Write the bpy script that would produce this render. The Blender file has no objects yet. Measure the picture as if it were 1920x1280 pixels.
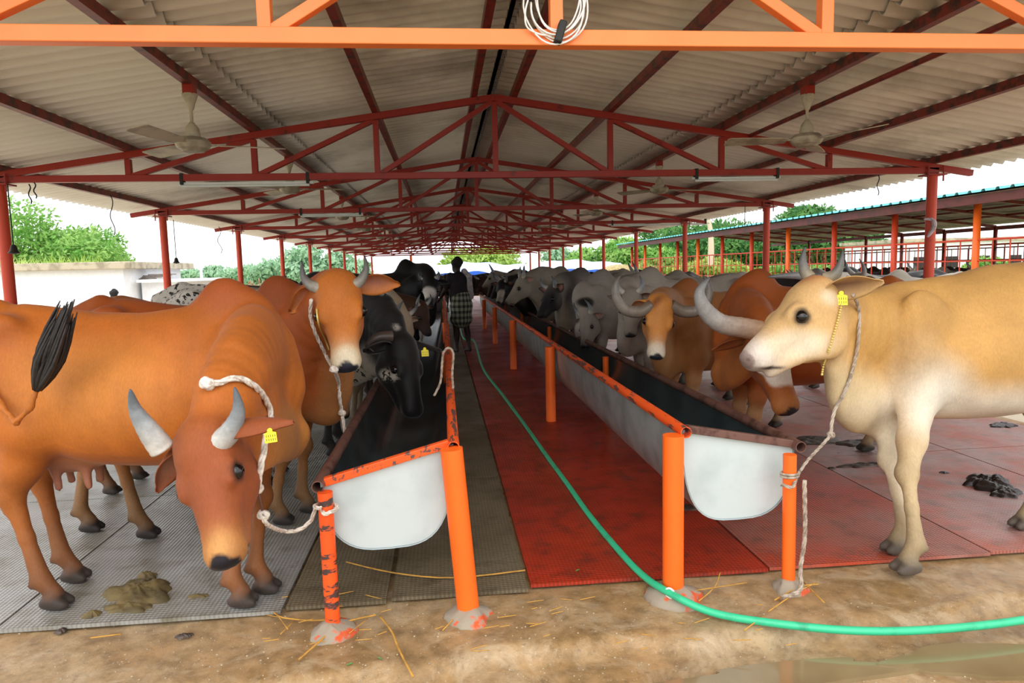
import bpy, math, random
import numpy as np
from mathutils import Vector, Matrix
random.seed(7); np.random.seed(7)
scn = bpy.context.scene
COL = scn.collection
PI = math.pi

# ------------------------------------------------------------------ camera
FPX = 1300.0
CAMH = 1.5
PITCH = math.atan(136 / 1300.0)
YAW = math.atan(0.0971)
ROLL = 0.023
fw = Vector((math.sin(YAW) * math.cos(PITCH), math.cos(YAW) * math.cos(PITCH), -math.sin(PITCH)))
r0 = Vector((math.cos(YAW), -math.sin(YAW), 0))
u0 = r0.cross(fw)
rt = r0 * math.cos(ROLL) - u0 * math.sin(ROLL)
up = u0 * math.cos(ROLL) + r0 * math.sin(ROLL)
CAM = Vector((0, 0, CAMH))

def ray(px, py):
    return fw + rt * ((px - 960) / FPX) + up * ((640 - py) / FPX)
def at(px, py, Y):
    d = ray(px, py); t = Y / d.y
    return CAM + d * t
def fl(px, py, z=0.0):
    d = ray(px, py); t = (z - CAMH) / d.z
    return CAM + d * t
def atz(px, py, z):
    return fl(px, py, z)
def proj(p):
    v = Vector(p) - CAM
    return 960 + FPX * v.dot(rt) / v.dot(fw), 640 - FPX * v.dot(up) / v.dot(fw)

def make_camera():
    cd = bpy.data.cameras.new('camera'); co = bpy.data.objects.new('camera', cd)
    COL.objects.link(co)
    m = Matrix(((rt.x, up.x, -fw.x, CAM.x), (rt.y, up.y, -fw.y, CAM.y), (rt.z, up.z, -fw.z, CAM.z), (0, 0, 0, 1)))
    co.matrix_world = m
    cd.sensor_width = 36; cd.lens = FPX / 1920 * 36; cd.clip_end = 1000; cd.clip_start = 0.05
    scn.camera = co
make_camera()

# ------------------------------------------------------------------ colour / materials
def s2l(c):
    return c / 12.92 if c <= 0.04045 else ((c + 0.055) / 1.055) ** 2.4
def hx(h):
    h = h.lstrip('#')
    return tuple(s2l(int(h[i:i + 2], 16) / 255) for i in (0, 2, 4))
def c4(c):
    if isinstance(c, str): c = hx(c)
    return (c[0], c[1], c[2], 1.0)

class NT:
    def __init__(s, name):
        s.m = bpy.data.materials.new(name); s.m.use_nodes = True
        s.t = s.m.node_tree; s.n = s.t.nodes; s.l = s.t.links
        s.b = s.n['Principled BSDF']
    def node(s, typ, **kw):
        n = s.n.new(typ)
        for k, v in kw.items():
            if k.startswith('i_'):
                key = k[2:]
                key = int(key) if key.isdigit() else key.replace('_', ' ')
                n.inputs[key].default_value = v
            else: setattr(n, k, v)
        return n
    def link(s, a, b): s.l.new(a, b)
    def coords(s, kind='Object', scale=(1, 1, 1)):
        tc = s.node('ShaderNodeTexCoord'); mp = s.node('ShaderNodeMapping'); mp.inputs['Scale'].default_value = scale
        s.link(tc.outputs[kind], mp.inputs['Vector']); return mp.outputs['Vector']
    def pos(s, scale=(1, 1, 1)):
        g = s.node('ShaderNodeNewGeometry'); mp = s.node('ShaderNodeMapping'); mp.inputs['Scale'].default_value = scale
        s.link(g.outputs['Position'], mp.inputs['Vector']); return mp.outputs['Vector']
    def noise(s, vec, scale, detail=4, rough=0.55, dist=0):
        n = s.node('ShaderNodeTexNoise'); n.inputs['Scale'].default_value = scale; n.inputs['Detail'].default_value = detail
        n.inputs['Roughness'].default_value = rough; n.inputs['Distortion'].default_value = dist
        s.link(vec, n.inputs['Vector']); return n.outputs['Fac']
    def ramp(s, fac, stops):
        r = s.node('ShaderNodeValToRGB'); e = r.color_ramp.elements
        while len(e) < len(stops): e.new(0.5)
        for i, (p, c) in enumerate(stops):
            e[i].position = p; e[i].color = c4(c) if not isinstance(c, (int, float)) else (c, c, c, 1)
        s.link(fac, r.inputs['Fac']); return r.outputs['Color']
    def mix(s, fac, a, b, mode='MIX'):
        m = s.node('ShaderNodeMix', data_type='RGBA', blend_type=mode)
        for sock, v in ((m.inputs[0], fac), (m.inputs[6], a), (m.inputs[7], b)):
            if isinstance(v, bpy.types.NodeSocket): s.link(v, sock)
            elif isinstance(v, (int, float)): sock.default_value = v
            else: sock.default_value = c4(v)
        return m.outputs[2]
    def math(s, op, a, b=None):
        m = s.node('ShaderNodeMath', operation=op)
        for i, v in enumerate((a, b)):
            if v is None: continue
            if isinstance(v, bpy.types.NodeSocket): s.link(v, m.inputs[i])
            else: m.inputs[i].default_value = v
        return m.outputs[0]
    def bump(s, h, strength=0.3, dist=0.01):
        b = s.node('ShaderNodeBump'); b.inputs['Strength'].default_value = strength; b.inputs['Distance'].default_value = dist
        s.link(h, b.inputs['Height']); s.link(b.outputs['Normal'], s.b.inputs['Normal']); return b
    def base(s, v):
        if isinstance(v, bpy.types.NodeSocket): s.link(v, s.b.inputs['Base Color'])
        else: s.b.inputs['Base Color'].default_value = c4(v)
    def rough(s, v):
        if isinstance(v, bpy.types.NodeSocket): s.link(v, s.b.inputs['Roughness'])
        else: s.b.inputs['Roughness'].default_value = v

def simple(name, col, rough=0.6, metal=0.0, col2=None, nscale=8, lo=0.45, hi=0.62, bump=0.0, bscale=60, spec=None):
    k = NT(name); v = k.coords()
    if col2 is not None: k.base(k.ramp(k.noise(v, nscale, 5), [(lo, col), (hi, col2)]))
    else:
        k.base(k.mix(k.noise(v, nscale, 4), tuple(x * 0.85 for x in (hx(col) if isinstance(col, str) else col)), tuple(min(1, x * 1.12) for x in (hx(col) if isinstance(col, str) else col))))
    k.rough(rough); k.b.inputs['Metallic'].default_value = metal
    if spec is not None: k.b.inputs['Specular IOR Level'].default_value = spec
    if bump: k.bump(k.noise(v, bscale, 3), bump, 0.005)
    return k.m

# ------------------------------------------------------------------ mesh builder
class MB:
    def __init__(s): s.v = []; s.f = []; s.c = []
    def add(s, vs, fs):
        o = len(s.v); s.v += [tuple(v) for v in vs]; s.f += [tuple(i + o for i in f) for f in fs]
        return s
    def box(s, c, size, rot=None, bevel=0):
        x, y, z = [k / 2 for k in size]
        vs = [Vector((a * x, b * y, d * z)) for a in (-1, 1) for b in (-1, 1) for d in (-1, 1)]
        if rot is not None: vs = [rot @ v for v in vs]
        vs = [v + Vector(c) for v in vs]
        return s.add(vs, [(0, 1, 3, 2), (4, 6, 7, 5), (0, 4, 5, 1), (2, 3, 7, 6), (0, 2, 6, 4), (1, 5, 7, 3)])
    def bar(s, a, b, w, h, upv=(0, 0, 1)):
        a = Vector(a); b = Vector(b); d = (b - a); L = d.length; d.normalize()
        u = Vector(upv); sd = d.cross(u)
        if sd.length < 1e-4: sd = d.cross(Vector((0, 1, 0)))
        sd.normalize(); u = sd.cross(d)
        m = Matrix((d, sd, u)).transposed()
        return s.box((a + b) / 2, (L, w, h), m)
    def tube(s, pts, rad, n=10, cap=True, closed=False, flat=None):
        pts = [Vector(p) for p in pts]; N = len(pts)
        rads = [rad] * N if isinstance(rad, (int, float)) else list(rad)
        o = len(s.v); prev = None
        for i, p in enumerate(pts):
            if closed: t = pts[(i + 1) % N] - pts[i - 1]
            else: t = pts[min(i + 1, N - 1)] - pts[max(i - 1, 0)]
            t.normalize()
            if prev is None:
                a = Vector((0, 0, 1)) if abs(t.z) < 0.9 else Vector((1, 0, 0))
                nrm = t.cross(a).normalized()
            else:
                nrm = (prev - t * prev.dot(t)).normalized()
            prev = nrm; bn = t.cross(nrm)
            for k in range(n):
                an = 2 * PI * k / n
                s.v.append(tuple(p + (nrm * math.cos(an) + bn * math.sin(an)) * rads[i]))
        M = N if closed else N - 1
        for i in range(M):
            for k in range(n):
                a = o + i * n + k; b = o + i * n + (k + 1) % n
                j = (i + 1) % N
                c = o + j * n + (k + 1) % n; d = o + j * n + k
                s.f.append((a, b, c, d))
        if cap and not closed:
            s.f.append(tuple(o + k for k in reversed(range(n)))); s.f.append(tuple(o + (N - 1) * n + k for k in range(n)))
        return s
    def pipe(s, a, b, r, t, n=20):
        # hollow pipe
        a = Vector(a); b = Vector(b)
        d = (b - a).normalized(); q = d.orthogonal().normalized(); w = d.cross(q)
        o = len(s.v)
        for p, rr in ((a, r), (b, r), (b, r - t), (a, r - t)):
            for k in range(n):
                an = 2 * PI * k / n; s.v.append(tuple(p + (q * math.cos(an) + w * math.sin(an)) * rr))
        for i in range(4):
            for k in range(n):
                j = (i + 1) % 4
                s.f.append((o + i * n + k, o + i * n + (k + 1) % n, o + j * n + (k + 1) % n, o + j * n + k))
        return s
    def lathe(s, prof, n=24, center=(0, 0, 0)):
        o = len(s.v); c = Vector(center)
        for r, z in prof:
            for k in range(n):
                a = 2 * PI * k / n; s.v.append((c.x + r * math.cos(a), c.y + r * math.sin(a), c.z + z))
        for i in range(len(prof) - 1):
            for k in range(n):
                s.f.append((o + i * n + k, o + i * n + (k + 1) % n, o + (i + 1) * n + (k + 1) % n, o + (i + 1) * n + k))
        s.f.append(tuple(o + k for k in reversed(range(n)))); s.f.append(tuple(o + (len(prof) - 1) * n + k for k in range(n)))
        return s
    def ball(s, c, r, nu=14, nv=9, rot=None):
        if isinstance(r, (int, float)): r = (r, r, r)
        o = len(s.v); c = Vector(c)
        for i in range(nv + 1):
            th = PI * i / nv
            for k in range(nu):
                ph = 2 * PI * k / nu
                v = Vector((r[0] * math.sin(th) * math.cos(ph), r[1] * math.sin(th) * math.sin(ph), r[2] * math.cos(th)))
                if rot is not None: v = rot @ v
                s.v.append(tuple(c + v))
        for i in range(nv):
            for k in range(nu):
                s.f.append((o + i * nu + k, o + (i + 1) * nu + k, o + (i + 1) * nu + (k + 1) % nu, o + i * nu + (k + 1) % nu))
        return s
    def mesh(s, name):
        me = bpy.data.meshes.new(name); me.from_pydata(s.v, [], s.f); me.update(); return me

def thing(name, label, cat, loc=(0, 0, 0), group=None, rz=0):
    o = bpy.data.objects.new(name, None); COL.objects.link(o); o.location = loc; o.rotation_euler = (0, 0, rz)
    o.empty_display_size = 0.1
    o['label'] = label; o['category'] = cat
    if group: o['group'] = group
    return o
def obj(name, mb, mat, parent=None, smooth=False, label=None, local=False, bevel=0):
    """mesh given in world coordinates (or local=True) linked as ONE object"""
    me = mb.mesh(name) if isinstance(mb, MB) else mb
    if mat is not None: me.materials.append(mat)
    if smooth:
        me.polygons.foreach_set('use_smooth', [True] * len(me.polygons))
        if smooth != 'all':
            try: me.set_sharp_from_angle(angle=math.radians(38))
            except Exception: pass
    o = bpy.data.objects.new(name, me); COL.objects.link(o)
    if bevel:
        b = o.modifiers.new('bevel', 'BEVEL'); b.width = bevel; b.segments = 2; b.limit_method = 'ANGLE'
    if parent is not None:
        o.parent = parent
        if not local:
            M = Matrix.LocRotScale(Vector(parent.location), parent.rotation_euler.to_quaternion(), Vector(parent.scale))
            if parent.parent is not None:
                g = parent.parent; M = Matrix.LocRotScale(Vector(g.location), g.rotation_euler.to_quaternion(), Vector(g.scale)) @ M
            me.transform(M.inverted())
    if label: o['label'] = label
    return o
def tag(o, label, cat, group=None):
    o['label'] = label; o['category'] = cat
    if group: o['group'] = group
    return o
def recenter(o):
    """put a top-level mesh's origin at its base"""
    me = o.data; n = len(me.vertices); a = np.empty(n * 3); me.vertices.foreach_get('co', a); a = a.reshape(-1, 3)
    c = (a.min(0) + a.max(0)) / 2; c[2] = a[:, 2].min()
    me.transform(Matrix.Translation(-Vector(c))); o.location = Vector(c) + Vector(o.location)
    return o
def struct(name, mb, mat, smooth=False, kind='structure'):
    o = obj(name, mb, mat, None, smooth); o['kind'] = kind; return o
def copy_tree(o, parent=None, **props):
    c = o.copy(); COL.objects.link(c); c.parent = parent
    for ch in list(o.children): copy_tree(ch, c)
    for k, v in props.items(): c[k] = v
    return c
def bez(p, n):
    """catmull-rom through points"""
    p = [Vector(q) for q in p]; out = []
    for i in range(len(p) - 1):
        a = p[max(i - 1, 0)]; b = p[i]; c = p[i + 1]; d = p[min(i + 2, len(p) - 1)]
        for k in range(n):
            t = k / n
            out.append(0.5 * ((2 * b) + (c - a) * t + (2 * a - 5 * b + 4 * c - d) * t * t + (3 * b - a - 3 * c + d) * t ** 3))
    out.append(p[-1]); return out
# ------------------------------------------------------------------ materials of the place
def paint(name, c, worn=None, wlo=0.62, whi=0.68, rough=0.42, scale=9, stretch=(1, 1, 1)):
    k = NT(name); v = k.coords(scale=stretch)
    col = k.mix(k.noise(v, 5, 4), tuple(x * 0.82 for x in hx(c)), tuple(min(1, x * 1.1) for x in hx(c)))
    if worn:
        f = k.ramp(k.noise(v, scale, 6, 0.65), [(wlo, 0.0), (whi, 1.0)])
        col = k.mix(f, col, worn)
    k.base(col); k.rough(rough); k.b.inputs['Specular IOR Level'].default_value = 0.4
    k.bump(k.noise(v, 30, 3), 0.15, 0.004)
    return k.m
M_ORANGE = paint('orange_paint', '#f76a1c', '#b24a20', 0.70, 0.74)
M_ORANGEL = paint('light_orange_paint', '#ff8745', '#c4602c', 0.72, 0.76)
M_ORANGEW = paint('worn_orange_paint', '#f0581c', '#4a3834', 0.56, 0.60, scale=7, stretch=(1, 1, 3))
M_RED = paint('red_oxide_paint', '#9c2717', '#54211a', 0.6, 0.72)
M_POST = paint('red_orange_post_paint', '#c8401f', '#7c2a1a', 0.66, 0.72)
M_PURLIN = paint('dusty_purlin_paint', '#7e2c20', '#3a2420', 0.5, 0.62)
M_RAIL = paint('rusty_rail_paint', '#6b4a40', '#4a2e26', 0.5, 0.6, rough=0.5)
M_RAILO = paint('chipped_orange_rail', '#ef5a1c', '#5d443e', 0.53, 0.57, scale=16, stretch=(1.6, .3, 1.6))

def mat_roof():
    k = NT('asbestos_sheet'); p = k.pos()
    a = k.noise(p, 0.55, 6, 0.6); b = k.noise(k.pos((0.5, 2.5, 1)), 1.6, 6, 0.7)
    base = k.mix(b, '#f0ece6', '#d6cfc6')
    st = k.ramp(a, [(0.50, 0.0), (0.72, 0.75)])
    base = k.mix(st, base, '#6a5f54')
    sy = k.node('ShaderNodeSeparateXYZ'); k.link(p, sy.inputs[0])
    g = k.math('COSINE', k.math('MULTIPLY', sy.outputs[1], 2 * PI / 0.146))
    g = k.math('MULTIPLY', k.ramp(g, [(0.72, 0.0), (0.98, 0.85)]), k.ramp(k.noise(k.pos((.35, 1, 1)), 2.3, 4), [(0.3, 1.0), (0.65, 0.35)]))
    base = k.mix(g, base, '#5e4536')  # dark bands paint the shade of the corrugation recesses into the sheet colour
    k.base(base); k.rough(0.85)
    k.bump(k.noise(p, 18, 4), 0.2, 0.006)
    return k.m
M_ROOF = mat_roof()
M_GALV = simple('galvanised_sheet', '#b6c4c6', 0.38, 0.55, '#8c999b', 5, 0.4, 0.7)
M_PLATE = simple('white_end_plate', '#c4cfcf', 0.42, 0.2, '#aebabb', 4, 0.45, 0.75)
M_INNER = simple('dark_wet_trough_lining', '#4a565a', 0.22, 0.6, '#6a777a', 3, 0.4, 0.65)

def mat_rubber(name, c1, c2, wet, dirty):
    k = NT(name); p = k.pos()
    sx = k.node('ShaderNodeSeparateXYZ'); k.link(p, sx.inputs[0])
    per = 0.028
    rot = 2 * PI / per
    a = k.math('SINE', k.math('MULTIPLY', k.math('ADD', sx.outputs[0], sx.outputs[1]), rot * 0.7071))
    b = k.math('SINE', k.math('MULTIPLY', k.math('SUBTRACT', sx.outputs[0], sx.outputs[1]), rot * 0.7071))
    h = k.math('MULTIPLY', a, b)
    g = k.math('ADD', k.math('MULTIPLY', h, 0.5), 0.5)
    n = k.noise(p, 1.3, 6, 0.6); n2 = k.noise(p, 7, 5, 0.6)
    base = k.mix(k.ramp(n, [(0.4, 0.0), (0.65, 1.0)]), c1, c2)
    base = k.mix(k.ramp(n2, [(0.5, 0.0), (0.72, 0.8)]), base, dirty)
    gg = k.ramp(g, [(0.25, 0.62), (0.6, 1.0)])
    base = k.mix(1.0, base, gg, 'MULTIPLY')
    k.base(base)
    r = k.ramp(n, [(0.35, wet), (0.7, min(1, wet + 0.25))])
    k.rough(r); k.b.inputs['Specular IOR Level'].default_value = 0.6
    k.bump(g, 0.5, 0.006)
    return k.m
M_MATG = mat_rubber('grey_rubber', '#a09f9b', '#8a877c', 0.27, '#6a614b')
M_MATD = mat_rubber('brown_wet_rubber', '#7a6e58', '#64583f', 0.34, '#4c4130')
M_MATR = mat_rubber('red_rubber', '#b8351a', '#94280f', 0.32, '#5a2618')
M_MATQ = mat_rubber('pink_mottled_red_rubber', '#b2452c', '#9c6a5e', 0.28, '#6e463a')  # red rubber mottled with a greyer pink
M_MATP = mat_rubber('sky_sheen_red_rubber', '#a88a86', '#b5604a', 0.26, '#7c665f')  # grey-pink sky reflection put into the colour of the red rubber

def mat_concrete():
    k = NT('muddy_concrete'); p = k.pos()
    n = k.noise(p, 1.2, 8, 0.62); n2 = k.noise(p, 9, 8, 0.7); n3 = k.noise(p, 60, 4, 0.7)
    base = k.ramp(n, [(0.32, '#917248'), (0.5, '#ab8a60'), (0.68, '#b39d7c')])
    base = k.mix(k.ramp(n2, [(0.35, 0.7), (0.6, 0.0)]), base, '#6a5436')
    n4 = k.noise(p, 3.2, 7, 0.75, 1.0)
    base = k.mix(k.ramp(n4, [(0.48, 0.0), (0.64, 0.6)]), base, '#bfab8c')
    base = k.mix(k.ramp(k.noise(p, 24, 6, 0.7), [(0.30, 0.5), (0.44, 0.0)]), base, '#5e4a30')
    base = k.mix(k.ramp(n3, [(0.62, 0.0), (0.72, 0.55)]), base, '#c9bda6')
    k.base(base)
    w = k.ramp(k.noise(p, 0.9, 5, 0.5), [(0.42, 0.18), (0.56, 0.62)])
    k.rough(w); k.b.inputs['Specular IOR Level'].default_value = 0.5
    k.bump(k.mix(0.6, k.noise(p, 9, 8, 0.7), k.noise(p, 90, 5, 0.7)), 0.40, 0.009)
    return k.m
M_CONC = mat_concrete()
M_MUD = simple('wet_brown_mud', '#8d7650', 0.35, 0, '#6f5b3a', 2.5, 0.4, 0.65, bump=0.4, bscale=20)
M_WATER = simple('muddy_puddle_water', '#8a7858', 0.06, 0, '#776444', 1.2)
M_FIELD = simple('grassy_ground', '#8fa466', 0.9, 0, '#a89d72', 0.25, 0.42, 0.62, bump=0.4, bscale=5)
M_EARTH = simple('pale_trampled_earth', '#cfc2ac', 0.85, 0, '#b5a689', 0.5, 0.4, 0.65)

# ------------------------------------------------------------------ shed frame
S = 3.6
RX, XL, XR = 0.5, -3.87, 4.93       # ridge and post lines
ZC, RISE = 2.385, 0.67               # chord height, rise of the ridge
TY0 = 3.05
NT_ = 11
HALF = (XR - XL) / 2
RX = (XR + XL) / 2
PAN = HALF / 4
def ztop(x): return ZC + RISE * (1 - abs(x - RX) / HALF)
def truss(mat, Y, label, group=None, RX=RX):
    t = thing('roof_truss', label, 'truss', (RX, Y, ZC), group)
    T = 0.06
    def zt_(x): return ZC + RISE * (1 - abs(x - RX) / HALF)
    obj('bottom_chord', MB().box((RX, Y, ZC), (2 * HALF + 0.1, T, T)), mat, t, bevel=0.004)
    for sg in (-1, 1):
        ox = RX + sg * (HALF + 0.42)
        obj('top_chord', MB().bar((ox, Y, zt_(ox) + 0.035), (RX, Y, zt_(RX) + 0.035), T, T), mat, t, bevel=0.004)
    for k in range(-3, 4):
        x = RX + k * PAN
        obj('vertical_web', MB().bar((x, Y, ZC), (x, Y, zt_(x)), 0.05, 0.05, (0, 1, 0)), mat, t, bevel=0.003)
    for sg in (-1, 1):
        for k in (3, 2, 1):
            x1 = RX + sg * k * PAN; x2 = RX + sg * (k - 1) * PAN
            obj('diagonal_web', MB().bar((x1 - sg * 0.03, Y, ZC + 0.02), (x2 + sg * 0.02, Y, zt_(x2)), 0.045, 0.045, (0, 1, 0)), mat, t, bevel=0.003)
    return t
GT = 'red roof trusses inside the shed'
FY = 2.78
front = truss(M_ORANGEL, FY, 'bright orange roof truss across the open end, white cable coil on its web', None, RX - 0.06)
t1 = truss(M_RED, TY0 + S, 'dark red steel roof truss carrying the white tube lights', None)
base_t = None
for i in range(2, NT_):
    lab = 'dark red steel roof truss deeper in the shed, one of the receding row'
    if base_t is None: base_t = truss(M_RED, TY0 + S * i, lab, GT)
    else:
        c = copy_tree(base_t); c.location.y = TY0 + S * i

GP = 'red shed posts along the open sides'
def post(x, Y, label, group, z0=-0.05):
    p = thing('shed_post', label, 'post', (x, Y, z0), group)
    obj('shaft', MB().tube([(x, Y, z0), (x, Y, ZC - 0.04)], 0.049, 16), M_POST, p, smooth=True)
    obj('cap_plate', MB().box((x, Y, ZC - 0.045), (0.2, 0.16, 0.014)), M_RED, p)
    for dx in (-0.08, 0.08):
        obj('bolt', MB().tube([(x + dx, Y - 0.05, ZC - 0.11), (x + dx, Y - 0.05, ZC + 0.045)], 0.008, 6), M_RED, p)
    return p
pb = None
for sgn, x in (('hut', XL), ('far', XR)):
    for i in range(1, NT_):
        side = 'side facing the white hut' if x == XL else 'side facing the neighbouring shed'
        if i == 1:
            lab = ('red steel shed post beside the brown cows, nearest on the ' + side) if x == XL else 'red steel shed post behind the cream cow, with a rag tied round it'
            grp = None
        elif i == 2:
            lab = 'red steel shed post standing before the end of the white hut' if x == XL else 'red steel shed post above the cow with huge curved horns'
            grp = None
        else:
            lab = 'slim red shed post in the receding row on the ' + side; grp = GP + ', ' + side
        if pb is None or i <= 2:
            q = post(x, TY0 + S * i, lab, grp); pb = pb or q
        else:
            q = copy_tree(pb); q.location.x = x; q.location.y = TY0 + S * i; q['label'] = lab; q['group'] = grp
# rag on the far side post
rg = at(1742, 420, TY0 + S - 0.06)
rag = MB().tube(bez([rg + Vector((-0.055, 0, 0.05)), rg + Vector((0, -0.02, 0.045)), rg + Vector((0.04, -0.015, 0.02)), rg + Vector((0.035, -0.02, -0.04)), rg + Vector((0.0, -0.015, -0.1)), rg + Vector((-0.02, -0.01, -0.13))], 5), [0.008 + 0.016 * math.sin(i / 25 * PI) for i in range(26)], 8)
tag(recenter(obj('rag', rag, simple('grey_rag_cloth', '#b9a9ac', 0.9, 0, '#7c7078', 30), smooth=True)), 'twisted pale rag tied round the red post behind the cream cow', 'rag')

# purlins: one long tube each
for sg in (-1, 1):
    for k, nm in ((4, 'eave'), (3, 'outer'), (2, 'middle'), (1, 'upper'), (0.17, 'ridge')):
        x = RX + sg * k * PAN
        sd = 'hut side' if sg < 0 else 'neighbouring shed side'
        o = obj('roof_purlin', MB().bar((x, 2.2, ztop(x) + 0.098), (x, TY0 + S * 10 + 0.3, ztop(x) + 0.098), 0.055, 0.065), M_PURLIN)
        tag(recenter(o), 'dusty dark red %s purlin running the length of the shed roof, %s' % (nm, sd), 'purlin')
# extra parallel conduit under the roof, on the far side
x = RX + 2.25 * PAN
tag(recenter(obj('conduit_pipe', MB().tube([(x, 2.2, ztop(x) + 0.05), (x, 7.0, ztop(x) + 0.05)], 0.02, 10), M_PURLIN, smooth=True)), 'thin dark pipe running beside the middle purlin above the fan', 'pipe')

# corrugated sheets
PITCHC = 0.146
def roof_course(x0, x1, lift, Y0=2.15, Y1=TY0 + S * 10 + 0.45):
    m = MB(); per = 8
    n = int((Y1 - Y0) / PITCHC * per)
    ys = [Y0 + (Y1 - Y0) * i / n for i in range(n + 1)]
    for th in (0, 0.007):
        for x in (x0, (x0 + x1) / 2, x1):
            zz = ztop(x) + 0.158 + lift + th
            for y in ys: m.v.append((x, y, zz + 0.031 * math.cos(2 * PI * y / PITCHC)))
    N = n + 1
    for th in (0, 1):
        for j in (0, 1):
            a = th * 3 * N + j * N
            for i in range(n): m.f.append((a + i, a + i + 1, a + N + i + 1, a + N + i))
    for j in (0, 2):
        a = j * N
        for i in range(n): m.f.append((a + i, a + i + 1, a + 3 * N + i + 1, a + 3 * N + i))
    return m
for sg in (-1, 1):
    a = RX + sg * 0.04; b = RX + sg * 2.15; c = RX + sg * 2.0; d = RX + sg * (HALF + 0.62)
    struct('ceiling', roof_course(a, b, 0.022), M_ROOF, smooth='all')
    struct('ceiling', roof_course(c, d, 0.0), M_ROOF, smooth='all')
# ridge cap
rc = MB()
for k in range(2):
    sg = (-1, 1)[k]
    rc.bar((RX, 2.15, ztop(RX) + 0.225), (RX, TY0 + S * 10 + 0.45, ztop(RX) + 0.225), 0.03, 0.02)
rc.box((RX - 0.13, (2.15 + 39) / 2, ztop(RX) + 0.215), (0.26, 36.9, 0.008), Matrix.Rotation(-0.17, 3, 'Y'))
rc.box((RX + 0.13, (2.15 + 39) / 2, ztop(RX) + 0.215), (0.26, 36.9, 0.008), Matrix.Rotation(0.17, 3, 'Y'))
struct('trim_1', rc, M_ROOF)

# centre post in the far gable
gp = at(771, 500, TY0 + S * 10 + 0.6)
p = thing('gable_post', 'thin bright orange post at the far open end of the shed', 'post', (gp.x, gp.y, -0.3))
obj('shaft', MB().tube([(gp.x, gp.y, -0.3), (gp.x, gp.y, ZC + 0.05)], 0.07, 12), M_ORANGE, p, smooth=True)

# tube lights
M_TUBE = simple('white_tube_glass', '#d9dedb', 0.3); M_BLACK = simple('black_rubber', '#15130f', 0.6)
def tube_light(a, b, label):
    a = Vector(a); b = Vector(b)
    t = thing('tube_light', label, 'light fixture', (a + b) / 2)
    obj('batten', MB().bar(a, b, 0.035, 0.022), M_TUBE, t, bevel=0.003)
    obj('tube', MB().tube([a + (b - a) * 0.03 + Vector((0, -0.012, -0.022)), b - (b - a) * 0.03 + Vector((0, -0.012, -0.022))], 0.012, 10), M_TUBE, t, smooth=True)
    for f in (0.04, 0.96):
        c = a + (b - a) * f
        obj('strap', MB().box(c + Vector((0, 0, 0.04)), (0.026, 0.075, 0.1)), M_BLACK, t)
zt = ZC - 0.052
xa = at(332, 340, TY0 + S).x; xb = at(588, 340, TY0 + S).x
tube_light((xa, TY0 + S, zt), (xb, TY0 + S, zt), 'long white tube light strapped under the truss near the brown cows')
xa = at(1298, 335, TY0 + S).x; xb = at(1462, 335, TY0 + S).x
tube_light((xa, TY0 + S, zt), (xb, TY0 + S, zt), 'white tube light strapped under the truss on the side of the neighbouring shed')
for (pa, pb_, i) in ((1140, 1330, 3), (560, 680, 2)):
    xa = at(pa, 400, TY0 + S * i).x; xb = at(pb_, 400, TY0 + S * i).x
    tube_light((xa, TY0 + S * i, zt), (xb, TY0 + S * i, zt), 'white tube light under a truss further inside, ' + ('neighbouring shed side' if pa > 900 else 'hut side'))

# ceiling fans
M_FAN = simple('dusty_cream_fan', '#b9ae98', 0.5, 0, '#8d8270', 6)
def fan(x, Y, zf, rot, label, group=None):
    zt_ = ztop(x) + 0.06
    f = thing('ceiling_fan', label, 'fan', (x, Y, zf), group)
    obj('hook', MB().box((x, Y, zt_ - 0.02), (0.07, 0.09, 0.07)), M_RED, f, bevel=0.005)
    obj('top_cup', MB().lathe([(0.012, -0.13), (0.02, -0.12), (0.03, -0.08), (0.05, -0.03), (0.052, -0.02), (0.02, -0.015)], 20, (x, Y, zt_ - 0.03)), M_FAN, f, smooth=True)
    obj('downrod', MB().tube([(x, Y, zf + 0.05), (x, Y, zt_ - 0.05)], 0.011, 10), M_FAN, f, smooth=True)
    obj('lower_cup', MB().lathe([(0.05, 0), (0.05, 0.03), (0.042, 0.07), (0.02, 0.1), (0.012, 0.11)], 20, (x, Y, zf + 0.045)), M_FAN, f, smooth=True)
    obj('motor_housing', MB().lathe([(0.02, -0.05), (0.07, -0.045), (0.085, -0.03), (0.1, -0.025), (0.115, 0.0), (0.115, 0.02), (0.09, 0.045), (0.04, 0.055)], 28, (x, Y, zf)), M_FAN, f, smooth=True)
    for k in range(3):
        an = rot + k * 2 * PI / 3
        R = Matrix.Rotation(an, 3, 'Z'); tw = Matrix.Rotation(0.2, 3, 'X')
        b = MB(); prof = [(0.15, 0.045), (0.2, 0.055), (0.35, 0.066), (0.5, 0.07), (0.585, 0.07), (0.6, 0.055)]
        for s_ in (0.0, 0.006):
            for (xx, ww) in prof:
                for yy in (-ww, ww): b.v.append(tuple(Vector((x, Y, zf + 0.0)) + R @ (tw @ Vector((xx, yy, s_)))))
        n = len(prof)
        for j in range(n - 1):
            b.f += [(2 * j, 2 * j + 1, 2 * j + 3, 2 * j + 2), (2 * n + 2 * j, 2 * n + 2 * j + 2, 2 * n + 2 * j + 3, 2 * n + 2 * j + 1),
                    (2 * j, 2 * j + 2, 2 * n + 2 * j + 2, 2 * n + 2 * j), (2 * j + 1, 2 * n + 2 * j + 1, 2 * n + 2 * j + 3, 2 * j + 3)]
        b.f += [(0, 2 * n, 2 * n + 1, 1), (2 * n - 2, 2 * n - 1, 4 * n - 1, 4 * n - 2)]
        bl = obj('blade', b, M_FAN, f)
        obj('blade_bracket', MB().bar(Vector((x, Y, zf)) + R @ Vector((0.09, 0, 0.004)), Vector((x, Y, zf)) + R @ Vector((0.21, 0, 0.008)), 0.04, 0.006), M_FAN, bl)
    return f
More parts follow.
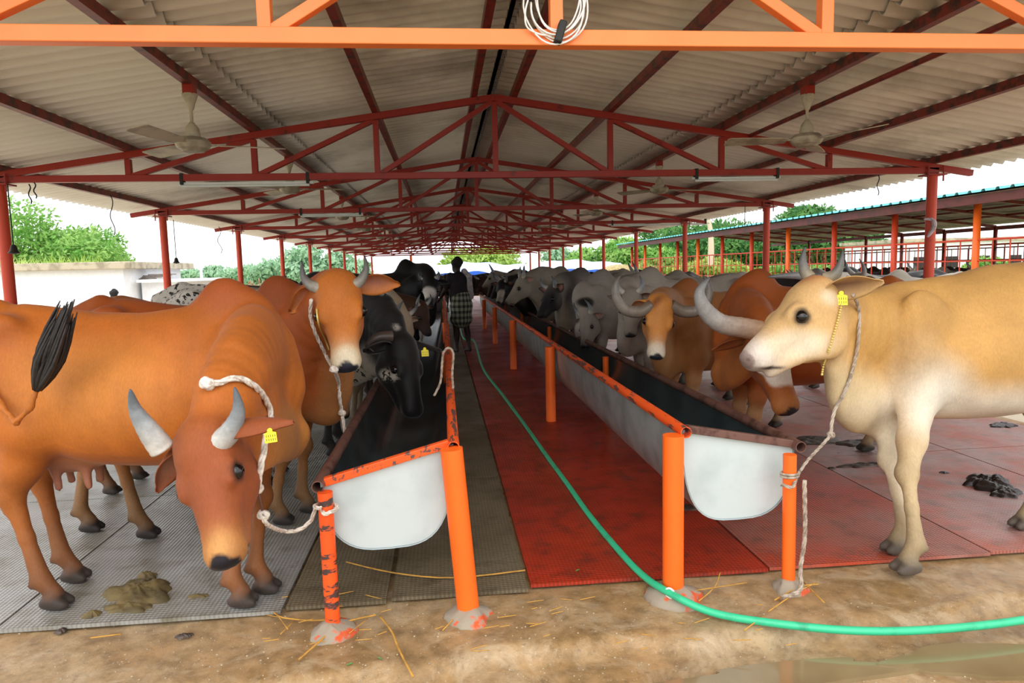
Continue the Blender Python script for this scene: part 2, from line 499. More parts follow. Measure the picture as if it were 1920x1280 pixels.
XF1 = RX - 2 * PAN; XF2 = RX + 2 * PAN
fan(XF1, 5.05, at(375, 272, 5.05).z, 0.30, 'dusty cream ceiling fan hanging over the brown cows')
fan(XF2, 5.05, at(1495, 264, 5.05).z, 0.95, 'dusty cream ceiling fan hanging over the cream cow, one blade towards the camera')
fan(XF1, 8.1, 2.44, 0.1, 'cream ceiling fan behind the first tube light, over the speckled cow')
fan(XF2, 8.6, 2.44, 0.2, 'cream ceiling fan over the grey-white cows, second from the open end')
for i in range(2, 6):
    for x in (XF1, XF2):
        sd = 'hut side' if x < 0 else 'neighbouring shed side'
        fan(x, 5.0 + S * i, 2.44, i * 0.7 + x, 'small ceiling fan in the receding row of fans, ' + sd, 'ceiling fans, ' + sd)

# cable coil on the front truss
M_CABLE = simple('white_cable', '#ece8e2', 0.45)
TYC = TY0; TY0 = FY
cc = at(1043, 8, TY0 - 0.06)
cx, cz = RX - 0.06, cc.z
t = thing('cable_coil', 'coil of thin white cable hung round the middle web of the orange truss', 'cable', (cx, TY0 - 0.05, cz - 0.1))
for k in range(6):
    r = 0.085 + 0.006 * k; oz = -0.004 * k + 0.02; ox = 0.012 * math.sin(k * 2.1)
    pts = [(cx + ox + (r + 0.005 * math.sin(3 * a + k)) * math.cos(a), TY0 - 0.045 - 0.009 * math.sin(k * 1.7 + a), cz + oz + 1.25 * r * math.sin(a)) for a in [2 * PI * j / 36 for j in range(36)]]
    obj('loop', MB().tube(pts, 0.0035, 7, closed=True), M_CABLE, t, smooth='all')
obj('tail', MB().tube(bez([(cx - 0.1, TY0 - 0.06, cz + 0.05), (cx - 0.125, TY0 - 0.06, cz - 0.02), (cx - 0.12, TY0 - 0.05, cz - 0.08), (cx - 0.07, TY0 - 0.045, cz - 0.105), (cx - 0.02, TY0 - 0.045, cz - 0.11)], 6), 0.0035, 7), M_CABLE, t, smooth='all')
obj('tape', MB().bar((cx - 0.005, TY0 - 0.05, cz - 0.14), (cx + 0.02, TY0 - 0.05, cz - 0.06), 0.05, 0.03), M_BLACK, t, bevel=0.006)
obj('plug', MB().bar((cx - 0.105, TY0 - 0.06, cz + 0.01), (cx - 0.085, TY0 - 0.06, cz + 0.075), 0.022, 0.022), M_BLACK, t, bevel=0.004)

TY0 = TYC
# loose wires hanging from the eaves
def hang(px, py0, py1, Y, label, wob=0.02, bulb=0):
    a = at(px, py0, Y); b = at(px, py1, Y)
    pts = [(a.x + wob * math.sin(i * 1.3), Y, a.z + (b.z - a.z) * i / 7) for i in range(8)]
    w = thing('hanging_wire', label, 'wire', (b.x, Y, b.z))
    obj('strand', MB().tube(bez(pts, 3), 0.005, 6), M_BLACK, w, smooth='all')
    if bulb: obj('bulb_holder', MB().lathe([(0.01, 0.05), (0.02, 0.04), (0.03, 0.0), (0.045, -0.02), (0.01, -0.03)][::-1], 12, (pts[-1][0], Y, b.z)), M_BLACK, w, smooth=True)
hang(207, 366, 441, 8.3, 'long dark wire dangling from the eave above the white hut')
hang(64, 342, 372, 6.3, 'short wire knotted to the eave purlin, above the big green tree', 0.01)
hang(54, 345, 382, 6.3, 'thin wire beside the short knotted one at the eave', 0.01)
hang(14, 345, 470, 6.15, 'dark wire with a lamp holder hanging beside the nearest post, hut side', 0.0, 1)
hang(325, 412, 490, 9.8, 'thin wire with a small lamp holder hanging beside the second post on the hut side', 0.0, 1)
hang(410, 425, 475, 11.5, 'fine wire hanging before the pale sky beside the white pole', 0.03)
hang(1647, 328, 366, 7.3, 'short doubled wire hanging from the eave before the green tree and sky', 0.012)
hang(1397, 385, 425, 10.2, 'straight thin wire hanging beside the second post on the neighbouring shed side', 0.0)

# ------------------------------------------------------------------ ground, slab, mats
def plane(x0, y0, x1, y1, z): return MB().add([(x0, y0, z), (x1, y0, z), (x1, y1, z), (x0, y1, z)], [(0, 1, 2, 3)])
def grid(x0, y0, x1, y1, z, nx, ny, fn=None):
    m = MB()
    for j in range(ny + 1):
        for i in range(nx + 1):
            x = x0 + (x1 - x0) * i / nx; y = y0 + (y1 - y0) * j / ny
            m.v.append((x, y, z + (fn(x, y) if fn else 0)))
    for j in range(ny):
        for i in range(nx):
            a = j * (nx + 1) + i; m.f.append((a, a + 1, a + nx + 2, a + nx + 1))
    return m
def nz(x, y, s=1.0):
    return (math.sin(x * 2.1 * s + 1.3) * math.cos(y * 1.7 * s + .4) + 0.6 * math.sin(x * 4.3 * s + y * 3.1 * s) + 0.4 * math.sin(x * 9.1 * s - y * 7.7 * s + 2) + .25 * math.sin(x * 19 * s + y * 15 * s)) / 2.25
def apron_z(x, y):
    e = 2.60 + 0.03 * math.sin(x * 3) + 0.02 * math.sin(x * 11) + 0.045 * x  # worn edge of the apron
    d = 0.012 * nz(x, y, 1.4) - 0.012
    if y < e: d -= min(0.055, (e - y) * 0.9)
    return d
struct('floor', grid(-7, 1.2, 9, 3.9, 0, 360, 90, apron_z), M_CONC, smooth='all')
struct('floor', MB().box((0.5, 3.6 + 18.6, -0.27), (9.6, 37.0, 0.5)), M_CONC)
struct('ground', grid(-260, -30, 260, 420, -0.52, 40, 40), M_FIELD)
struct('ground', plane(-9, -6, 12, 1.25, -0.075), M_MUD)
struct('ground', plane(-20, 3.4, -4.28, 40, -0.50), M_EARTH)
struct('ground', plane(5.3, 3.4, 9.0, 42, -0.06), M_EARTH)
# puddle water standing at the foot of the apron
def puddle(px, py, rx, ry, label, z=-0.02):
    c = fl(px, py, z); m = MB(); n = 40
    pts = [(c.x + rx * (1 + .22 * math.sin(3 * a + px) + .12 * math.sin(7 * a)) * math.cos(a), c.y + ry * (1 + .2 * math.sin(2 * a + py)) * math.sin(a), z) for a in [2 * PI * k / n for k in range(n)]]
    m.add([(x, y, z - 0.03) for x, y, z in pts] + pts, [tuple(range(n, 2 * n))] + [(i, (i + 1) % n, n + (i + 1) % n, n + i) for i in range(n)])
    return tag(recenter(obj('puddle', m, M_WATER)), label, 'puddle')
puddle(1840, 1235, 0.32, 0.11, 'shallow brown puddle below the green hose at the edge of the apron', -0.047)
puddle(1480, 1262, 0.5, 0.07, 'long thin muddy puddle at the foot of the concrete apron', -0.05)
puddle(1640, 1062, 0.0, 0.0, 'x') if False else None

# mats: individual rubber mats
def mat_mesh(w, d):
    m = MB().box((0, 0, 0.008), (w - 0.012, d - 0.012, 0.016)); return m.mesh('rubber_mat')
EDGE = 3.05
cols = [(-4.35, 1.2), (-3.15, 1.2), (-1.95, 1.2), (-0.75, 1.12)]
me_g = mat_mesh(1.2, 1.8); me_g.materials.append(M_MATG)
me_d = mat_mesh(.455, 1.8); me_d.materials.append(M_MATD)
me_r = mat_mesh(1.18, 1.8); me_r.materials.append(M_MATR)
me_q = mat_mesh(1.18, 1.8); me_q.materials.append(M_MATQ)
me_p = mat_mesh(1.18, 1.8); me_p.materials.append(M_MATP)
def lay(me, xc, w, r, label, group, y0):
    o = bpy.data.objects.new('rubber_mat', me); COL.objects.link(o); o.location = (xc, y0 + 1.8 * r + 0.9, 0.0)
    o['label'] = label; o['category'] = 'mat'; o['group'] = group
for r in range(20):
    y0 = EDGE
    for k in range(3):
        lay(me_g, -3.76 + 1.2 * k, 1.2, r, 'grey studded rubber mat on the shed floor under the brown cows\' side', 'grey rubber floor mats', y0 - 0.03)
    lay(me_d, -0.5275, .455, r, 'brown dirty studded rubber mat in the row below the trough with the white rounded end', 'brown rubber floor mats', y0)
    lay(me_d, 0.345 - 0.56 + 0.005, 1.12, r, 'brown dirty studded rubber mat in the row beside the red mats', 'brown rubber floor mats', y0 + 0.02) if False else None
    for k in range(4):
        mm = (me_r, me_q, me_p, me_p)[k]
        lay(mm, 0.36 + 0.59 + 1.18 * k, 1.18, r, 'red studded rubber mat in the aisle between the troughs' if k == 0 else ('red studded rubber mat under the second trough' if k == 1 else 'faded red studded rubber mat on the cream cow\'s side'), ['aisle red mats', 'red mats under the second trough', 'pinkish red mats', 'pinkish red mats'][k], y0 + 0.06 + 0.012 * k)
me_s = mat_mesh(0.64, 1.8); me_s.materials.append(M_MATD)
for r in range(20):
    o = bpy.data.objects.new('rubber_mat', me_s); COL.objects.link(o); o.location = (0.352 - 0.32, EDGE + 0.02 + 1.8 * r + 0.9, 0.0)
    o['label'] = 'brown rubber mat edging the red aisle mats'; o['category'] = 'mat'; o['group'] = 'brown floor mats edging the aisle'

# ------------------------------------------------------------------ troughs
def trough(xl, zl, xr, zr, depth, Y0, Y1, label, postsL, postsR, railmatL, railmatR, endmat, y0l=None, y0r=None, skew=0.0):
    t = thing('feed_trough', label, 'feed trough', ((xl + xr) / 2, Y0, 0))
    n = 26; prof = []
    zm = (zl + zr) / 2
    for i in range(n + 1):
        a = PI * i / n
        cxn = -math.cos(a)
        x = (xl + xr) / 2 + (xr - xl) / 2 * (abs(cxn) ** 0.62) * (1 if cxn > 0 else -1)
        f = i / n
        ztopp = zl + (zr - zl) * f
        zb = min(zl, zr) - depth * math.sin(a) ** 0.9
        z = zb if i not in (0, n) else ztopp
        if 0 < i < n: z = min(zl + (zr - zl) * f, min(zl, zr) - depth * (math.sin(a) ** 0.75) + abs(zr - zl) * (f if zr > zl else 1 - f) * (1 - math.sin(a)))
        prof.append((x, z))
    def ye(x):
        return Y0 + skew * (x - xl) / (xr - xl)
    segs = 10
    def shell(off, name, mat):
        m = MB(); cx_ = (xl + xr) / 2; cz_ = zm
        P = []
        for (x, z) in prof:
            d = Vector((cx_ - x, cz_ + 0.02 - z)); L = d.length or 1
            P.append((x + d.x / L * off, z + d.y / L * off))
        for j in range(segs + 1):
            for (x, z) in P:
                y = ye(x) + (Y1 - ye(x)) * j / segs
                m.v.append((x, y, z))
        k = len(P)
        for j in range(segs):
            for i in range(k - 1): m.f.append((j * k + i, j * k + i + 1, (j + 1) * k + i + 1, (j + 1) * k + i))
        return obj(name, m, mat, t, smooth='all'), P
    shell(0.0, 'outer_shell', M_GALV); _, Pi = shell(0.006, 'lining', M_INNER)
    # end plates
    for yy, nm in ((0, 'end_plate'), (1, 'end_plate')):
        m = MB()
        for th in (0.0, 0.006):
            for (x, z) in prof: m.v.append((x, (ye(x) + 0.004 if yy == 0 else Y1 - 0.01) + th, z))
        k = len(prof); m.f += [tuple(range(k)), tuple(range(2 * k - 1, k - 1, -1))] + [(i, i + 1, k + i + 1, k + i) for i in range(k - 1)] + [(k - 1, 0, k, 2 * k - 1)]
        obj(nm, m, M_PLATE, t)
    R = 0.026
    obj('rim_pipe', MB().pipe((xl, ye(xl) - 0.06, zl), (xl, Y1, zl), R, 0.004), railmatL, t, smooth=True)
    obj('rim_pipe', MB().pipe((xr, ye(xr) - 0.06, zr), (xr, Y1, zr), R, 0.004), railmatR, t, smooth=True)
    obj('end_bar', MB().bar((xl + 0.02, ye(xl) - 0.005, zl + 0.005), (xr - 0.02, ye(xr) - 0.005, zr + 0.005), 0.035, 0.035), endmat, t, bevel=0.003)
    for (px_, Y, zt_, r, mt) in postsL + postsR:
        obj('leg', MB().tube([(px_[0], Y, -0.03), (px_[1], Y, zt_)], r, 18), mt, t, smooth=True)
    return t
# nearest trough ends taken from the photograph's measured corners
pA, pB = at(600, 905, 2.93), at(850, 832, 2.99)
pC, pD = at(1278, 805, 3.02), at(1490, 832, 3.06)
LEG_S = 3.62
fL1, fL2 = fl(625, 1178), fl(880, 1150)
fR1, fR2 = fl(1262, 1112), fl(1478, 1098)
def legs(x0, x1, Yb, z, r, mt, n=5, skipfirst=False):
    return [((x0 if i == 0 else (x0 + x1) / 2, x1), Yb + LEG_S * i, z, r, mt) for i in range(n)]
trough(pA.x, pA.z, pB.x, pB.z, 0.32, pA.y, 20.5, 'galvanised feed trough with rounded white end, black and white cow feeding from it',
       legs(fL1.x, pA.x + 0.03, fL1.y, pA.z - 0.02, 0.031, M_ORANGEW), legs(fL2.x, fL2.x - 0.055, fL2.y, pB.z - 0.0, 0.049, M_ORANGE), M_RAIL, M_RAILO, M_RAILO, skew=pB.y - pA.y)
trough(pC.x, pC.z, pD.x, pD.z, 0.345, pC.y, 20.5, 'galvanised feed trough with grey end bar, facing the grey-white cows',
       legs(fR1.x, fR1.x, fR1.y, pC.z - 0.01, 0.048, M_ORANGE), legs(fR2.x, pD.x - 0.075, fR2.y, pD.z - 0.02, 0.030, M_ORANGE), M_RAILO, M_RAIL, M_RAIL, skew=pD.y - pC.y)
# concrete feet under the near legs
M_FOOT = simple('paint_splashed_cement', '#9a8e7c', 0.85, 0, '#d2562a', 12, 0.54, 0.60, bump=0.5, bscale=40)
for p, r, lb in ((fL1, 0.09, 'rough cement footing splashed orange under the thin rope-tied leg'), (fL2, 0.1, 'rough cement footing at the foot of the thick orange leg'),
             (fR1, 0.12, 'rough cement footing where the green hose crosses'), (fR2, 0.075, 'small cement footing under the leg with the grey rope')):
    m = MB(); n = 28
    prof = [(r * 1.2, -0.03), (r * 1.0, 0.004), (r * 0.75, 0.018), (r * 0.5, 0.035), (r * 0.3, 0.04)]
    m.lathe(prof, n, (p.x, p.y - 0.01, 0))
    m.v = [(x + 0.03 * nz(x * 9, y * 9), y + 0.02 * nz(y * 8, x * 8), z + 0.004 * nz(x * 20, y * 20)) for x, y, z in m.v]
    tag(recenter(obj('cement_footing', m, M_FOOT, smooth='all')), lb, 'footing')

# ------------------------------------------------------------------ hose
M_HOSE = simple('green_hose', '#35bd8a', 0.35, 0, '#2b9a72', 12, 0.55, 0.75)
hp = [(889, 640), (905, 690), (945, 745), (985, 800), (1022, 853), (1062, 908), (1102, 965), (1150, 1024), (1202, 1080), (1256, 1122), (1335, 1146), (1450, 1166), (1600, 1180), (1750, 1178), (1920, 1160), (2100, 1125)]
pts = [fl(a, b, 0.018) for a, b in hp]
pts = [Vector((0.42, 19, 0.03)), Vector((0.40, 15, 0.03))] + pts
pts = [Vector((p.x, p.y, (0.03 if p.y > 3.1 else 0.014) + (0.03 if abs(p.y - pts[11].y) < 0.02 else 0))) for p in pts]
h = thing('garden_hose', 'long green water hose snaking down the red aisle and across the concrete', 'hose', pts[11])
obj('tube', MB().tube(bez(pts, 10), 0.0165, 14), M_HOSE, h, smooth='all')
a = pts[11]
obj('tie', MB().tube([(a.x + 0.022 * math.cos(q) * 0.7, a.y + 0.022 * math.cos(q) * -0.7, a.z + 0.022 * math.sin(q)) for q in [2 * PI * i / 14 for i in range(14)]], 0.005, 6, closed=True), M_CABLE, h, smooth='all')
# ------------------------------------------------------------------ smooth bodies: a field of blended limbs, skinned as ONE mesh
class Field:
    """primitives in local coordinates, each with its own blend width and colour"""
    def __init__(s): s.p = []; s.cut = []; s.paint = []
    def rc(s, a, b, ra, rb, col=0, k=0.04, lat=None, sq=1.0):
        a = np.array(a, float); b = np.array(b, float)
        if lat is not None:
            lat = np.array(lat, float); lat /= np.linalg.norm(lat)
        R = max(ra, rb); s.p.append(('rc', (a, b, ra, rb, lat, sq), col, k, np.minimum(a, b) - R, np.maximum(a, b) + R)); return s
    def chain(s, pts, rads, col=0, k=0.04, lat=None, sq=1.0):
        for i in range(len(pts) - 1):
            c = col[i] if isinstance(col, (list, tuple)) else col
            s.rc(pts[i], pts[i + 1], rads[i], rads[i + 1], c, k, lat, sq)
        return s
    def el(s, c, r, col=0, k=0.04, R=None):
        c = np.array(c, float); r = np.array(r, float); R = np.eye(3) if R is None else np.array(R, float)
        ext = np.sqrt((R ** 2) @ (r ** 2)); s.p.append(('el', (c, r, R), col, k, c - ext, c + ext)); return s
    def sweep(s, xs, top, bot, hw, col=0, k=0.05, egg=0.22, ys=None):
        xs = np.array(xs, float); top = np.array(top, float); bot = np.array(bot, float); hw = np.array(hw, float)
        ys = np.zeros_like(xs) if ys is None else np.array(ys, float)
        s.p.append(('sw', (xs, top, bot, hw, egg, ys), col, k, np.array([xs[0], (ys - hw).min(), bot.min()]), np.array([xs[-1], (ys + hw).max(), top.max()]))); return s
    def d(s, prim, P):
        t, a = prim[0], prim[1]
        if t == 'rc':
            A, B, ra, rb, lat, sq = a
            ab = B - A; L2 = max(ab @ ab, 1e-9)
            q = P - A; h = np.clip((q @ ab) / L2, 0, 1)
            q = q - h[:, None] * ab
            if lat is not None:
                l = q @ lat; q = q + np.outer(l * (1 / sq - 1), lat)
            return (np.sqrt((q * q).sum(1)) - (ra + (rb - ra) * h)) * (min(1, 0.5 + 0.5 * sq) if lat is not None else 1)
        if t == 'el':
            c, r, R = a
            q = (P - c) @ R
            k0 = np.sqrt(((q / r) ** 2).sum(1)); k1 = np.sqrt(((q / (r * r)) ** 2).sum(1))
            return k0 * (k0 - 1) / np.maximum(k1, 1e-6)
        xs, top, bot, hw, egg, ys = a
        x = P[:, 0]; T = np.interp(x, xs, top); B = np.interp(x, xs, bot); W = np.maximum(np.interp(x, xs, hw), 0.004)
        C = (T + B) / 2; H = np.maximum((T - B) / 2, 0.004)
        tz = (P[:, 2] - C) / H
        W2 = W * (1 - egg * np.clip(tz, -1, 1))
        y = P[:, 1] - np.interp(x, xs, ys)
        r = np.sqrt((y / W2) ** 2 + tz ** 2)
        dd = (r - 1) * np.minimum(W2, H) * np.where(r < 1, 1, 1)
        out = np.maximum(xs[0] - x, x - xs[-1])
        return np.where(out > 0, np.sqrt(np.maximum(dd, 0) ** 2 + out ** 2), dd)
    def mesh(s, h, zcut=0.0, smooth=1):
        lo = np.min([p[4] for p in s.p], 0) - 3 * h; hi = np.max([p[5] for p in s.p], 0) + 3 * h
        if zcut is not None: lo[2] = max(lo[2], zcut - 3 * h)
        n = np.ceil((hi - lo) / h).astype(int) + 1
        F = np.full(n, 0.3, np.float32)
        ax = [lo[i] + h * np.arange(n[i]) for i in range(3)]
        for pr in s.p:
            k = pr[3]; m = k + 2.5 * h
            i0 = np.clip(np.floor((pr[4] - m - lo) / h).astype(int), 0, n); i1 = np.clip(np.ceil((pr[5] + m - lo) / h).astype(int) + 1, 0, n)
            if (i1 <= i0).any(): continue
            X, Y, Z = np.meshgrid(*[ax[i][i0[i]:i1[i]] for i in range(3)], indexing='ij')
            P = np.stack([X.ravel(), Y.ravel(), Z.ravel()], 1)
            d = s.d(pr, P).reshape(X.shape).astype(np.float32)
            sub = F[i0[0]:i1[0], i0[1]:i1[1], i0[2]:i1[2]]
            hh = np.clip(0.5 + 0.5 * (sub - d) / k, 0, 1)
            F[i0[0]:i1[0], i0[1]:i1[1], i0[2]:i1[2]] = sub * (1 - hh) + d * hh - k * hh * (1 - hh)
        for (c, r, k) in s.cut:
            c = np.array(c); m = r + k + 2 * h
            i0 = np.clip(np.floor((c - m - lo) / h).astype(int), 0, n); i1 = np.clip(np.ceil((c + m - lo) / h).astype(int) + 1, 0, n)
            if (i1 <= i0).any(): continue
            X, Y, Z = np.meshgrid(*[ax[i][i0[i]:i1[i]] for i in range(3)], indexing='ij')
            d = -(np.sqrt((X - c[0]) ** 2 + (Y - c[1]) ** 2 + (Z - c[2]) ** 2) - r)
            sub = F[i0[0]:i1[0], i0[1]:i1[1], i0[2]:i1[2]]
            hh = np.clip(0.5 - 0.5 * (sub - d) / k, 0, 1)
            F[i0[0]:i1[0], i0[1]:i1[1], i0[2]:i1[2]] = sub * (1 - hh) + d * hh + k * hh * (1 - hh)
        if zcut is not None: F = np.maximum(F, (zcut - ax[2])[None, None, :].astype(np.float32))
        # naive surface nets
        ins = F < 0
        a = [ins[i:n[0] - 1 + i, j:n[1] - 1 + j, k_:n[2] - 1 + k_] for i in (0, 1) for j in (0, 1) for k_ in (0, 1)]
        allin = np.logical_and.reduce(a); anyin = np.logical_or.reduce(a)
        act = anyin & ~allin
        idx = np.argwhere(act); vid = np.full(act.shape, -1, np.int64); vid[act] = np.arange(len(idx))
        acc = np.zeros((len(idx), 3)); cnt = np.zeros(len(idx))
        cor = [np.array(c) for c in np.ndindex(2, 2, 2)]
        for i in range(8):
            for j in range(i + 1, 8):
                if np.abs(cor[i] - cor[j]).sum() != 1: continue
                pa = idx + cor[i]; pb = idx + cor[j]
                fa = F[pa[:, 0], pa[:, 1], pa[:, 2]]; fb = F[pb[:, 0], pb[:, 1], pb[:, 2]]
                m = (fa < 0) != (fb < 0)
                t = np.where(m, fa / np.where(m, fa - fb, 1), 0)
                acc += np.where(m[:, None], cor[i] + t[:, None] * (cor[j] - cor[i]), 0); cnt += m
        V = (idx + acc / np.maximum(cnt, 1)[:, None]) * h + lo
        faces = []
        for axi in range(3):
            sl0 = [slice(None)] * 3; sl1 = [slice(None)] * 3; sl0[axi] = slice(0, -1); sl1[axi] = slice(1, None)
            A = ins[tuple(sl0)]; B = ins[tuple(sl1)]
            e = np.argwhere(A != B)
            u, v = [(1, 2), (2, 0), (0, 1)][axi]
            ok = (e[:, u] > 0) & (e[:, v] > 0) & (e[:, u] < n[u] - 1) & (e[:, v] < n[v] - 1); e = e[ok]
            def g(du, dv):
                c = e.copy(); c[:, u] -= du; c[:, v] -= dv; return vid[c[:, 0], c[:, 1], c[:, 2]]
            q = np.stack([g(1, 1), g(0, 1), g(0, 0), g(1, 0)], 1)
            flip = ~A[e[:, 0], e[:, 1], e[:, 2]]
            q[flip] = q[flip][:, ::-1]
            faces.append(q)
        Q = np.concatenate(faces); Q = Q[(Q >= 0).all(1)]
        for _ in range(smooth):
            S_ = np.zeros_like(V); C_ = np.zeros(len(V))
            for i in range(4):
                np.add.at(S_, Q[:, i], V[Q[:, (i + 1) % 4]]); np.add.at(C_, Q[:, i], 1)
            V = V * 0.5 + 0.5 * S_ / np.maximum(C_, 1)[:, None]
        return V, Q
    def colours(s, V, pal, sig=0.02):
        W = np.zeros(len(V)); C = np.zeros((len(V), 3))
        for pr in s.p:
            m = 0.12; sel = ((V > pr[4] - m) & (V < pr[5] + m)).all(1)
            if not sel.any(): continue
            d = s.d(pr, V[sel]); w = np.exp(-np.maximum(d + 0.02, 0) / sig) + 1e-9
            W[sel] += w; C[sel] += w[:, None] * np.array(pal[pr[2]])
        C = np.where(W[:, None] > 0, C / np.maximum(W, 1e-12)[:, None], np.array(pal[0]))
        for (c, r, col, soft) in s.paint:
            r = np.array(r if hasattr(r, '__len__') else (r, r, r), float)
            d = np.sqrt((((V - np.array(c)) / r) ** 2).sum(1))
            f = np.clip((1 + soft - d) / (2 * soft + 1e-6), 0, 1); f = f * f * (3 - 2 * f)
            C = C * (1 - f[:, None]) + f[:, None] * np.array(pal[col] if not hasattr(col, '__len__') or isinstance(col, str) else col)
        return C

def col_mesh(name, V, Q, C):
    me = bpy.data.meshes.new(name)
    me.vertices.add(len(V)); me.vertices.foreach_set('co', V.astype(np.float32).ravel())
    Q = np.asarray(Q); nf = len(Q)
    me.loops.add(nf * 4); me.polygons.add(nf)
    me.loops.foreach_set('vertex_index', Q.astype(np.int32).ravel())
    me.polygons.foreach_set('loop_start', np.arange(0, nf * 4, 4, dtype=np.int32))
    me.polygons.foreach_set('use_smooth', np.ones(nf, bool))
    me.update(calc_edges=True); me.validate()
    at_ = me.color_attributes.new('Col', 'FLOAT_COLOR', 'POINT')
    at_.data.foreach_set('color', np.concatenate([C, np.ones((len(C), 1))], 1).astype(np.float32).ravel())
    return me

def hide_mat(name, rough=0.62, speck=None, patch=None, sheen=0.25, spk_scale=38, dirt=0.25):
    """short hair: base colour from the coat attribute, broken up by fine noise"""
    k = NT(name); v = k.coords()
    at_ = k.node('ShaderNodeVertexColor', layer_name='Col'); col = at_.outputs['Color']
    n = k.noise(k.coords(scale=(1, 1, 1)), 3.2, 5, 0.6); n2 = k.noise(k.coords(scale=(3, 1, 1)), 55, 4, 0.7)
    m = k.ramp(n, [(0.3, 0.76), (0.7, 1.13)]); col = k.mix(1.0, col, m, 'MULTIPLY')
    m = k.ramp(n2, [(0.3, 0.86), (0.7, 1.08)]); col = k.mix(1.0, col, m, 'MULTIPLY')
    if speck:
        f = k.ramp(k.noise(v, spk_scale, 3, 0.6, 0.4), [(0.54, 0.0), (0.57, 1.0)]); f2 = k.ramp(k.noise(v, 3.0, 2), [(0.40, 0.0), (0.5, 1.0)])
        col = k.mix(k.math('MULTIPLY', f, f2), col, speck)
    if patch:
        f = k.ramp(k.noise(v, patch[1], 2, 0.4, 0.3), [(patch[2], 0.0), (patch[2] + 0.015, 1.0)]); col = k.mix(f, col, patch[0])
    k.base(col); k.rough(rough); k.b.inputs['Specular IOR Level'].default_value = 0.3
    k.b.inputs['Sheen Weight'].default_value = sheen; k.b.inputs['Sheen Roughness'].default_value = 0.4
    k.bump(k.mix(0.5, n2, k.noise(v, 14, 4)), 0.22, 0.006)
    return k.m
# ------------------------------------------------------------------ cattle
def attr_mat(name, rough):
    k = NT(name); at_ = k.node('ShaderNodeVertexColor', layer_name='Col')
    col = k.mix(1.0, at_.outputs['Color'], k.ramp(k.noise(k.coords(), 30, 5, 0.7), [(0.3, 0.72), (0.7, 1.12)]), 'MULTIPLY')
    k.base(col); k.rough(rough); k.bump(k.noise(k.coords(), 60, 3), 0.25, 0.003); return k.m
M_HORN = attr_mat('horn_keratin', 0.42)
M_EYE = simple('dark_wet_eye', '#120d0b', 0.06, 0)
M_EAR = attr_mat('ear_skin', 0.7)
M_TAIL = simple('black_tail_hair', '#14100f', 0.55, 0, '#241c19', 60)
M_TAG = simple('yellow_plastic_tag', '#f2e21c', 0.45)
M_TAGINK = simple('tag_ink', '#6a6420', 0.6)
M_UDDER = simple('udder_skin', '#a8745c', 0.6, 0, '#8a5a48', 8)
M_ROPEW = simple('white_cotton_rope', '#e2d8cc', 0.85, 0, '#b9ab9d', 40, bump=0.6, bscale=90)
M_ROPEG = simple('dirty_grey_rope', '#b5a695', 0.9, 0, '#8a7a6a', 30, bump=0.6, bscale=90)
M_BEAD = simple('gold_bead_chain', '#d9c06a', 0.35, 0.3)

def V3(*a): return np.array(a, float)
def nrm(v): v = np.array(v, float); return v / np.linalg.norm(v)

PX  = [-.82, -.79, -.72, -.62, -.50, -.35, -.18, .00, .18, .34, .48, .58, .66, .70]
TOP = [1.10, 1.19, 1.265, 1.305, 1.325, 1.30, 1.275, 1.27, 1.285, 1.31, 1.30, 1.25, 1.14, 1.00]
BOT = [1.02, .96, .90, .84, .76, .68, .63, .60, .59, .585, .60, .66, .76, .86]
HW  = [.02, .09, .165, .215, .235, .26, .285, .295, .275, .235, .20, .165, .11, .03]

def rope_strands(path, r, twist=26, n=7, strands=3):
    """twisted rope: strands wound about the path"""
    mbs = MB(); pts = [Vector(p) for p in path]
    L = [0.0]
    for i in range(1, len(pts)): L.append(L[-1] + (pts[i] - pts[i - 1]).length)
    prev = None; fr = []
    for i, p in enumerate(pts):
        t = (pts[min(i + 1, len(pts) - 1)] - pts[max(i - 1, 0)]).normalized()
        if prev is None: nn = t.orthogonal().normalized()
        else: nn = (prev - t * prev.dot(t)).normalized()
        prev = nn; fr.append((nn, t.cross(nn)))
    for s_ in range(strands):
        q = []
        for i, p in enumerate(pts):
            a = L[i] / r * 0.45 + s_ * 2 * PI / strands
            q.append(p + (fr[i][0] * math.cos(a) + fr[i][1] * math.sin(a)) * r * 0.5)
        mbs.tube(q, r * 0.56, n)
    return mbs
def dens(path, step):
    """resample a smooth path at even steps"""
    p = bez(path, 14); out = [p[0]]; acc = 0
    for i in range(1, len(p)):
        seg = p[i] - p[i - 1]; L = seg.length; d = step - acc
        while d <= L and L > 0:
            out.append(p[i - 1] + seg * (d / L)); d += step
        acc = (acc + L) % step
    out.append(p[-1]); return out

